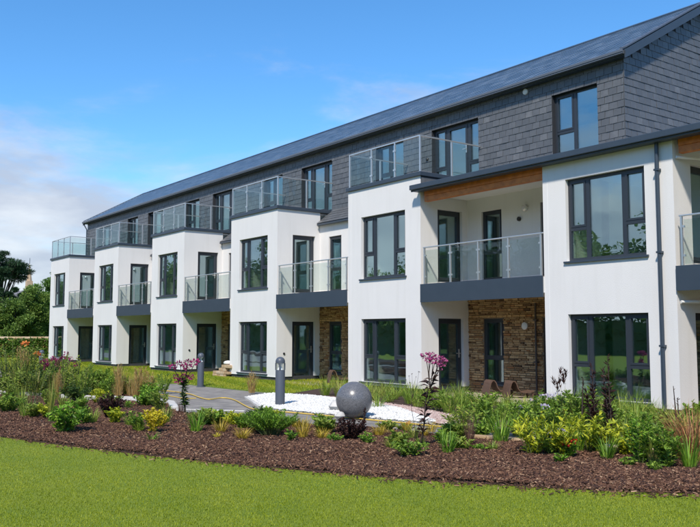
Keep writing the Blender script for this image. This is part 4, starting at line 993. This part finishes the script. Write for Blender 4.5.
filler(6, (375, 500), (442, 450, 4), (9, 18), (14, 24), ['leaf_fresh', 'grass_green', 'leaf_mid'], 'filler plant in the open bark near the pink flower stalk', 'filler plants near the pink stalk')
filler(8, (365, 480), (430, 436, 6), (9, 17), (16, 26), ['leaf_fresh', 'leaf_gold', 'grass_mix', 'leaf_mid'], 'low filler plant along the yellow hose between sphere and strappy clumps', 'filler plants along the hose')
filler(12, (478, 700), (432, 440, 14), (20, 34), (24, 36), ['leaf_fresh', 'leaf_mid', 'leaf_lime', 'leaf_fresh', 'grass_green'], 'filler plant crowding the bed below the near bay window', 'filler plants below the near bay')
filler(4, (705, 830), (446, 456, 8), (22, 36), (28, 40), ['leaf_fresh', 'leaf_mid', 'grass_green'], 'filler plant in the bed beyond the red grass', 'filler plants beyond the red grass')
filler(14, (352, 700), (402, 410, 16), (12, 20), (26, 38), ['leaf_fresh', 'leaf_mid', 'grass_green'], 'low filler plant among the grasses along the near bays', 'filler plants among the strip grasses')
shrub('lime_shrub', 'small bright lime shrub on the kerb by the bronze shrub', 98, 404, 390, 20, 'leaf_lime', 12, 18, (.07, .03), upright=1.0)
shrub('yellow_shrub', 'second small yellow shrub close to the bright yellow one', 160, 428, 412, 16, 'leaf_yellow', 10, 16, (.06, .03), 'stem_tan')
shrub('lime_shrub', 'yellow lime shrub between the two larger lime shrubs', 562, 456, 422, 34, 'leaf_lime', 13, 20, (.09, .028), upright=1.1)
tuft('strap_plant', 'long strappy green leaves between the lime shrub and the bronze spires', 578, 452, 420, 34, 'leaf_strap', 50, .018, (.05, .6), (.2, .8), cat_='plant')
tuft('grass_tuft', 'tall straw and green wispy grass among the far bed shrubs, garden wall side', 20, 394, 350, 36, 'grass_mix', 120, .009, (.0, .25), (.1, .5), plumes=('grass_straw', 9, .3))
tuft('grass_tuft', 'tall straw and green wispy grass between the two pink flowered shrubs', 56, 394, 360, 30, 'grass_mix', 110, .009, (.0, .25), (.1, .5), plumes=('grass_brown', 8, .3))
tuft('grass_tuft', 'airy green grass behind the kerb next to the fresh green shrub', 82, 396, 372, 30, 'grass_green', 110, .009, (.0, .4), (.1, .7))
for q, (x, yt, w2, lb) in enumerate(((119, 366, 15, 'tall upright straw plumes in front of the fresh green shrub'), (136, 370, 22, 'feathery straw plumes in front of the broad straw clump'), (150, 374, 20, 'short feathery straw plumes nearest the path'), (58, 372, 16, 'thin straw plumes by the dusky pink shrub'), (252, 372, 24, 'straw grass clump where the strip grasses meet the lawn'))):
    tuft('straw_grass', lb, x, 399 if x < 200 else 393, yt, w2, 'grass_straw', 110, .011, (.0, .2), (.1, .5), plumes=('grass_straw', 9, .4))
tuft('straw_grass', 'short straw coloured grass between shrubs in the far bed', 130, 396, 376, 18, 'grass_straw', 90, .012, (.02, .3), (.1, .6))
tuft('grass_tuft', 'long thin green grass behind the dark spiky clump', 22, 410, 384, 26, 'grass_green', 80, .010, (.0, .4), (.1, .6))

# ------------------------------------------------------------------ kerb, edging, hose
kerb = tag(empty('kerb', gp(60, 398)), kind='structure')
def kerb_run(px, w, h, step, m='concrete', name='kerb_stone', z0=-.05):
    pts = [gp(*p)[:2] for p in px]; d = [0]
    for i in range(1, len(pts)): d.append(d[-1] + np.linalg.norm(pts[i] - pts[i - 1]))
    def at(s):
        s = min(max(s, 0), d[-1]); i = min(max(np.searchsorted(d, s) - 1, 0), len(pts) - 2); f = (s - d[i]) / (d[i + 1] - d[i] + 1e-9); return pts[i] + (pts[i + 1] - pts[i]) * f
    s = 0
    while s < d[-1] - .05:
        e = min(s + step, d[-1]); a, b = at(s + .006), at(e - .006); t = (b - a) / np.linalg.norm(b - a); nq = np.array([-t[1], t[0]]) * w / 2; hj = h + random.uniform(-.004, .004)
        MB().hexa([(*(a - nq), z0), (*(b - nq), z0), (*(b + nq), z0), (*(a + nq), z0), (*(a - nq), hj), (*(b - nq), hj), (*(b + nq), hj), (*(a + nq), hj)], random.random()).build(name, m, kerb, bevel=.008); s = e
kerb_run([(-40, 390), (0, 394.2), (60, 398), (130, 400.3), (170, 403.2), (175, 411)], .16, .09, .9)
kerb_run([(247, 397.5), (265, 409.3)], .14, .035, .9)
kerb_run([(186, 409), (245, 410.5)], .10, .004, .9, z0=-.05)
kerb_run([(462, 438.5), (500, 441.5), (540, 445), (580, 448), (620, 451), (660, 453.5), (699, 456), (740, 459)], .16, .075, .45, 'sandstone', 'edging_stone')
hp = [gp(*p, .012) for p in ((128, 386.5), (150, 388.5), (164, 390.5), (178, 392), (190.7, 394.2), (200, 397.5), (209.5, 399.3), (219.7, 397.9), (228, 398.2), (236, 400.5), (244, 405), (252, 408.6), (266, 410.8), (290, 412.3), (320, 415), (360, 418.8), (400, 422.6), (450, 427.5), (500, 432.5))]
hq = []
for i in range(len(hp) - 1):
    p0, p1, p2, p3 = hp[max(i - 1, 0)], hp[i], hp[i + 1], hp[min(i + 2, len(hp) - 1)]
    for t in (0, .25, .5, .75): hq.append(.5 * ((2 * p1) + (-p0 + p2) * t + (2 * p0 - 5 * p1 + 4 * p2 - p3) * t * t + (-p0 + 3 * p1 - 3 * p2 + p3) * t ** 3))
ho = MB().tube(hq + [hp[-1]], .014, 8).build('garden_hose', 'hose_yellow', smooth=True); tag(ho, 'long yellow garden hose lying along the path edge', 'hose')
hp = [gp(*p, .012) for p in ((158, 394), (166, 395.3), (176, 397), (184, 398.5), (196, 398.2))]
tag(MB().tube(hp, .012, 8).build('garden_hose', 'hose_yellow', smooth=True), 'short length of yellow hose on the asphalt beside the kerb end', 'hose')

# ------------------------------------------------------------------ bollards, sphere
def bollard(px, py, ptop, label):
    b = gp(px, py, -.012); h = hgt(px, py, ptop) + .012; s = h / 1.02; root = empty('bollard_light', b); tag(root, label, 'bollard', 'bollard lights')
    r = .098 * s
    MB().lathe([(r, 0), (r, .74 * s), (r * .97, .75 * s)], b, 28).build('post', 'bollard_grey', root, smooth=True)
    MB().lathe([(r * 1.35, 0), (r * 1.35, .015), (r, .02)], b, 28).build('base_plate', 'bollard_grey', root, smooth=True)
    MB().lathe([(r * .9, .752 * s), (r * .9, .888 * s)], b, 28).build('lantern', 'lantern_glass', root, smooth=True)
    MB().lathe([(r * .7, .753 * s), (r * .18, .83 * s), (r * .75, .887 * s)], b, 20).build('reflector', 'lens', root, smooth=True)
    for j in range(4):
        t = j * math.pi / 2 + .9; x, y = b[0] + r * .93 * math.cos(t), b[1] + r * .93 * math.sin(t)
        MB().box(x - .011, x + .011, y - .011, y + .011, b[2] + .75 * s, b[2] + .89 * s).build('strut', 'bollard_grey', root)
    MB().lathe([(r, .89 * s), (r, .925 * s)] + [(r * math.cos(a), .925 * s + r * .95 * math.sin(a)) for a in np.linspace(.12, 1.5, 8)], b, 28).build('cap', 'bollard_grey', root, smooth=True)
bollard(280, 407, 357, 'grey bollard light with dome cap standing in the white gravel')
bollard(200.5, 387, 353, 'grey bollard light with dome cap on the far lawn edge')
bollard(41, 376, 350, 'grey bollard light half hidden by shrubs near the garden wall')
c = gp(354, 417.5, .02); dp = depth(c); rS = 18.2 / F_PX * dp
sp = MB().lathe([(max(.002, rS * math.sin(a)), rS - rS * math.cos(a)) for a in np.linspace(.02, math.pi - .02, 40)], c - np.array([0, 0, .015]), 64).build('granite_sphere', 'granite', smooth=True, base=True)
tag(sp, 'speckled grey polished granite sphere on white gravel', 'sphere')
# pale boulders beside the sphere
for i, (x, y, r) in enumerate(((337, 412, .16), (340, 420, .1))):
    b = gp(x, y, .0); V = []
    mb = MB().lathe([(r * math.sin(a) * (1 + .1 * math.sin(a * 5)), (r * .8 - r * .8 * math.cos(a))) for a in np.linspace(.1, 3.0, 7)], b, 9)
    mb.v = [(p[0] + random.uniform(-.02, .02), p[1] + random.uniform(-.02, .02), p[2]) for p in mb.v]
    tag(mb.build('boulder', 'concrete', smooth=True), ['pale grey boulder touching the granite sphere', 'small pale rock in front of the granite sphere'][i], 'rock')

# ------------------------------------------------------------------ wicker chairs
def chair(cx, cy, rz, label):
    root = empty('wicker_chair', (cx, cy, .012), rz); root.scale = (.82, .82, .82); tag(root, label, 'chair', 'wicker chairs')
    prof = [(-.30, .24), (-.22, .21), (0, .19), (.14, .22), (.22, .32), (.27, .46), (.33, .54), (.41, .54), (.47, .46), (.51, .32), (.54, .16), (.56, .02)]
    for nm, W0, W1 in (('shell', -.27, .27),):
        V = []; Fi = []; n = len(prof); th = .03
        for w0 in (W0, W1):
            for s_ in (0, 1):
                for i, (u, z) in enumerate(prof):
                    a = np.array(prof[max(i - 1, 0)]); b = np.array(prof[min(i + 1, n - 1)]); d = (b - a) / np.linalg.norm(b - a)
                    V.append((w0, u - d[1] * -th * s_ * 1.0, z - d[0] * th * s_))
        def ix(a, s_, i): return a * 2 * n + s_ * n + i
        for i in range(n - 1):
            Fi += [(ix(0, 0, i), ix(1, 0, i), ix(1, 0, i + 1), ix(0, 0, i + 1)), (ix(0, 1, i + 1), ix(1, 1, i + 1), ix(1, 1, i), ix(0, 1, i)),
                   (ix(0, 0, i + 1), ix(0, 1, i + 1), ix(0, 1, i), ix(0, 0, i)), (ix(1, 0, i), ix(1, 1, i), ix(1, 1, i + 1), ix(1, 0, i + 1))]
        Fi += [(ix(0, 0, 0), ix(0, 1, 0), ix(1, 1, 0), ix(1, 0, 0)), (ix(0, 0, n - 1), ix(1, 0, n - 1), ix(1, 1, n - 1), ix(0, 1, n - 1))]
        me = bpy.data.meshes.new(nm); me.from_pydata(V, [], Fi); me.materials.append(MATS['wicker']); me.update()
        o = bpy.data.objects.new('shell', me); COL.objects.link(o); o.parent = root
    for sx in (-.22, .22):
        me = bpy.data.meshes.new('leg'); q = MB().box(sx - .02, sx + .02, -.28, -.24, 0, .225); me.from_pydata(q.v, [], q.f); me.materials.append(MATS['wicker'])
        o = bpy.data.objects.new('leg', me); COL.objects.link(o); o.parent = root
chair(-15.02, .95, math.radians(157), 'curved brown wicker lounge chair on the patio, stone window side')
chair(-14.45, 1.1, math.radians(155), 'curved brown wicker lounge chair on the patio, downpipe side')
chair(-22.15, 1.0, math.radians(157), 'curved brown wicker lounge chair on the patio of the next recess')

# ------------------------------------------------------------------ stack of sandstone by the fourth bay
b0 = np.array([-29.1, -.15, 0.]); root = empty('stone_stack', b0); tag(root, 'low stack of pale sandstone blocks on the grass beside a white bay', 'stone stack')
z = .0
for lay in range(4):
    x = -.0; h = random.uniform(.09, .13)
    while x < 1.0:
        l = random.uniform(.2, .4)
        if not (lay > 1 and x < .3 * (lay - 1)):
            dy = random.uniform(0, .05)
            MB().box(b0[0] + x, b0[0] + x + l - .012, b0[1] + dy, b0[1] + .34 + dy, z + .004, z + h - .004, random.random()).build('sandstone_block', 'sandstone', root, bevel=.015)
        x += l
    z += h
bag = MB().lathe([(.10, 0), (.17, .04), (.18, .09), (.12, .14), (.03, .16)], (b0[0] + .95, b0[1] + .18, z), 12).build('sack', 'white_plastic', smooth=True); tag(bag, 'small white sack on the sandstone stack', 'sack')

# ------------------------------------------------------------------ trees
def tree_parts(h, cw, ctr_z, ch, nclump, nleaf, leaf, m, trunk_r, pine=False, seed=1):
    rs_ = np.random.default_rng(seed); mb = MB(); base = np.zeros(3)
    mb.tube([base, (0.06 * h * .3, .02 * h, h * .3), (.02 * h, -.02 * h, h * .6), (0, 0, h * .85)], [trunk_r, trunk_r * .75, trunk_r * .5, trunk_r * .15], 9)
    cl = []
    for i in range(nclump):
        d = rs_.normal(0, 1, 3); d /= np.linalg.norm(d); q = rs_.random() ** .45
        c = np.array([d[0] * cw * .5 * q, d[1] * cw * .5 * q, ctr_z + d[2] * ch * .5 * q]); cl.append(c)
        if i % 3 == 0:
            s_ = np.array([0, 0, max(h * .2, c[2] * .55)]); mb.tube([s_, (s_ + c) / 2 + rs_.normal(0, .1, 3), c], [trunk_r * .3, trunk_r * .2, trunk_r * .06], 5, cap=False)
    gs = []
    for c in cl:
        k = int(nleaf / nclump * rs_.uniform(.6, 1.4)); sz = rs_.uniform(.75, 1.25) * min(cw, ch) * (.17 if not pine else .15)
        D = unit(rs_.normal(0, 1, (k, 3))); Q = c + D * (rs_.random(k) ** .5)[:, None] * sz * np.array([1.15, 1.15, .75 if not pine else .38])
        LD = D + rs_.normal(0, .7, (k, 3)) + np.array([0, 0, .25]); s2 = rs_.uniform(.6, 1.3, k)
        g = leaves(Q, LD, leaf[0] * s2, leaf[1] * s2, droop=.1); r = np.repeat(np.clip(rs_.normal(rs_.uniform(.3, .7), .17, k), 0, 1), 5)
        gs.append((g[0], g[1], r))
    V, Fi, r = cat(gs); tm = bpy.data.meshes.new('trunk'); tm.from_pydata(mb.v, [], mb.f); tm.materials.append(MATS['bark_trunk']); tm.update()
    return tm, np_mesh('crown', V, Fi, m, r)
def place_tree(parts, name, label, loc, rz=0, s=1.0, group=None):
    root = empty(name, loc, rz); root.scale = (s, s, s); tag(root, label, 'tree', group)
    for nm, me in zip(('trunk', 'crown'), parts):
        o = bpy.data.objects.new(nm, me); COL.objects.link(o); o.parent = root
    return root
def at_h(px, dep):
    d = ray(px, HORIZON); p = CAM + d * dep; return np.array([p[0], p[1], -.12])
def zat(py, dep): return CAM[2] + (HORIZON - py) / F_PX * dep
Dp = 74.0
pine = tree_parts(zat(252, Dp), 4.6, zat(268, Dp), 2.9, 60, 26000, (.26, .05), 'tree_pine', .28, True, 3)
place_tree(pine, 'pine_tree', 'dark spreading pine tree beyond the garden wall', at_h(0, Dp))
pine2 = tree_parts(zat(289, 70), 3.0, zat(292, 70), .9, 16, 7000, (.24, .05), 'tree_pine', .2, True, 5)
place_tree(pine2, 'pine_tree', 'low dark pine bough layer below the spreading pine', at_h(9, 70))
tA = tree_parts(zat(268, 66), 3.2, zat(303, 66), 5.6, 60, 22000, (.17, .10), 'tree_a', .2, False, 11)
place_tree(tA, 'broadleaf_tree', 'green broadleaf tree touching the end of the white building', at_h(50, 66))
tB = tree_parts(zat(288, 62), 3.0, zat(312, 62), 3.9, 50, 18000, (.16, .10), 'tree_b', .18, False, 12)
place_tree(tB, 'broadleaf_tree', 'lighter green rounded tree in front of the pine', at_h(29, 62))
tC = tree_parts(zat(303, 60), 4.0, zat(321, 60), 2.9, 46, 16000, (.16, .10), 'tree_b', .18, False, 13)
place_tree(tC, 'broadleaf_tree', 'low bushy tree by the garden wall beneath the pine', at_h(6, 60))
tD = tree_parts(zat(300, 72), 5, zat(320, 72), 3.4, 46, 12000, (.18, .11), 'tree_a', .2, False, 14)
place_tree(tD, 'broadleaf_tree', 'dark green tree filling the gap behind the lighter tree', at_h(36, 76))
place_tree(tC, 'broadleaf_tree', 'green broadleaf tree further along the garden wall', at_h(-34, 64), 2.0)
place_tree(tB, 'broadleaf_tree', 'green tree standing behind the far end of the building', (-60, 8, -.12), 1.0)
# trees across the lawn: they show in the window panes
tR = [tree_parts(11.5, 9, 6.8, 9.0, 60, 9000, (.42, .26), 'tree_far', .32, False, 21), tree_parts(10.5, 8.5, 6.2, 8.4, 60, 9000, (.42, .26), 'tree_far', .3, False, 22)]
i = 0
row = [(x, -46, random.uniform(.95, 1.12)) for x in range(-64, 40, 6)] + [(x, -30, random.uniform(.62, .72)) for x in range(-62, -44, 6)] + [(x, -29, random.uniform(.85, 1.02)) for x in range(-176, -66, 6)]
for (x, y, s_) in row:
    place_tree(tR[i % 2], 'broadleaf_tree', 'broadleaf tree in the row across the lawn, mirrored in the windows', (x + random.uniform(-1.5, 1.5), y + random.uniform(-2.5, 2.5), -.12), random.random() * 6, s_, 'trees across the lawn')
    i += 1

def long_hedge(x0, x1, y, h, label):
    n_ = int((x1 - x0) * 90); Q = np.c_[x0 + RNG.random(n_) * (x1 - x0), np.full(n_, y), RNG.random(n_) ** .8 * h]
    Q[:, 1] += (RNG.random(n_) - .5) * 1.6; Q[:, 2] *= 1 + .12 * np.sin(Q[:, 0] * .9) + .1 * np.sin(Q[:, 0] * 2.3)
    b = np.array([(x0 + x1) / 2, y, -.12]); root = tag(empty('hedge', b), label, 'hedge')
    part('foliage', leaves(Q, RNG.normal(0, 1, (n_, 3)) + np.array([0, .5, .3]), RNG.uniform(.3, .6, n_), RNG.uniform(.2, .4, n_)), 'tree_far', root, b)
    MB().box(x0, x1, y - .5, y + .5, -.12, h * .8).build('inner_branches', 'hedge_core', root)
long_hedge(-66, 40, -41, 3.2, 'long clipped hedge across the lawn in front of the tree row')
long_hedge(-180, -44, -25.5, 3.0, 'long hedge across the lawn facing the far white bays')
# ------------------------------------------------------------------ garden wall, ivy, spire, house
p0, p1 = at_h(-60, 56), at_h(54, 56); d = (p1 - p0); d /= np.linalg.norm(d); nrm = np.array([d[1], -d[0], 0]); ln = np.linalg.norm(p1 - p0); zt = zat(338.5, 56)
gw = empty('garden_wall', (p0 + p1) / 2); tag(gw, 'low stone garden wall with pale coping, mostly under ivy', 'wall')
def along(s, off, z): q = p0 + d * s + nrm * off; return (q[0], q[1], z)
mb = MB(); mb.hexa([along(0, -.2, -.12), along(ln, -.2, -.12), along(ln, .2, -.12), along(0, .2, -.12), along(0, -.2, zt), along(ln, -.2, zt), along(ln, .2, zt), along(0, .2, zt)]); mb.build('masonry', 'garden_wall', gw)
s = 0
while s < ln:
    e = min(s + .8, ln); MB().hexa([along(s + .01, -.26, zt + .002), along(e - .01, -.26, zt + .002), along(e - .01, .26, zt + .002), along(s + .01, .26, zt + .002), along(s + .01, -.24, zt + .13), along(e - .01, -.24, zt + .13), along(e - .01, .24, zt + .13), along(s + .01, .24, zt + .13)], random.random()).build('coping_stone', 'sandstone', gw); s = e
n = 9000; s = RNG.random(n) * ln; zz = RNG.random(n) * zt * 1.0; lump = .22 + .22 * np.abs(np.sin(s * 1.3) * np.sin(zz * 2.3 + s)); Q = p0 + d * s[:, None] + (nrm * 1.0)[None] * (.2 + lump * RNG.random(n))[:, None]; Q[:, 2] = zz
D = nrm + RNG.normal(0, .6, (n, 3)); sg = 1 if (CAM - p0) @ nrm > 0 else -1
if sg < 0: Q = p0 + d * s[:, None] - nrm[None] * (.2 + lump * RNG.random(n))[:, None]; Q[:, 2] = zz; D = -nrm + RNG.normal(0, .6, (n, 3))
ivo = tag(empty('ivy_hedge', (p0 + p1) / 2 + nrm * sg * .3), 'green and russet ivy hedge covering the garden wall', 'hedge')
part('foliage', leaves(Q, D, RNG.uniform(.1, .2, n), RNG.uniform(.08, .15, n)), 'ivy', ivo, np.array(wloc(ivo)))
Sd = 190.; b = at_h(27.5, Sd); hs = zat(263, Sd); hb = zat(281, Sd)
spr = empty('church_spire', b); tag(spr, 'distant pointed stone church spire rising behind the trees', 'spire')
r = 2.4 / F_PX * Sd
MB().box(b[0] - r * 1.2, b[0] + r * 1.2, b[1] - r * 1.2, b[1] + r * 1.2, -.12, hb).build('tower', 'spire_stone', spr)
MB().lathe([(r * 1.15, hb + .12), (.03, hs + .12)], b, 8).build('spire', 'spire_stone', spr); MB().tube([(b[0], b[1], hs - .1), (b[0], b[1], hs + 1.2)], .06, 5).build('finial', 'dark_metal', spr)
b = at_h(17, 130); hz = zat(291, 130); hw = hz - 1.6; fwv = np.array([-FW[0], -FW[1], 0]); 
hs_ = empty('distant_house', b); tag(hs_, 'far house with grey roof glimpsed between the pines', 'house')
MB().box(b[0] - 3.5, b[0] + 3.5, b[1] - 3, b[1] + 3, -.12, hw).build('wall', 'house_wall', hs_)
q = MB(); q.hexa([(b[0] - 3.8, b[1] - 3.3, hw), (b[0] + 3.8, b[1] - 3.3, hw), (b[0] + 3.8, b[1] + 3.3, hw), (b[0] - 3.8, b[1] + 3.3, hw), (b[0] - 3.8, b[1] - .05, hz), (b[0] + 3.8, b[1] - .05, hz), (b[0] + 3.8, b[1] + .05, hz), (b[0] - 3.8, b[1] + .05, hz)]).build('roof', 'roof_grey', hs_)

for o in bpy.data.objects:
    if '_w' in o.keys(): del o['_w']
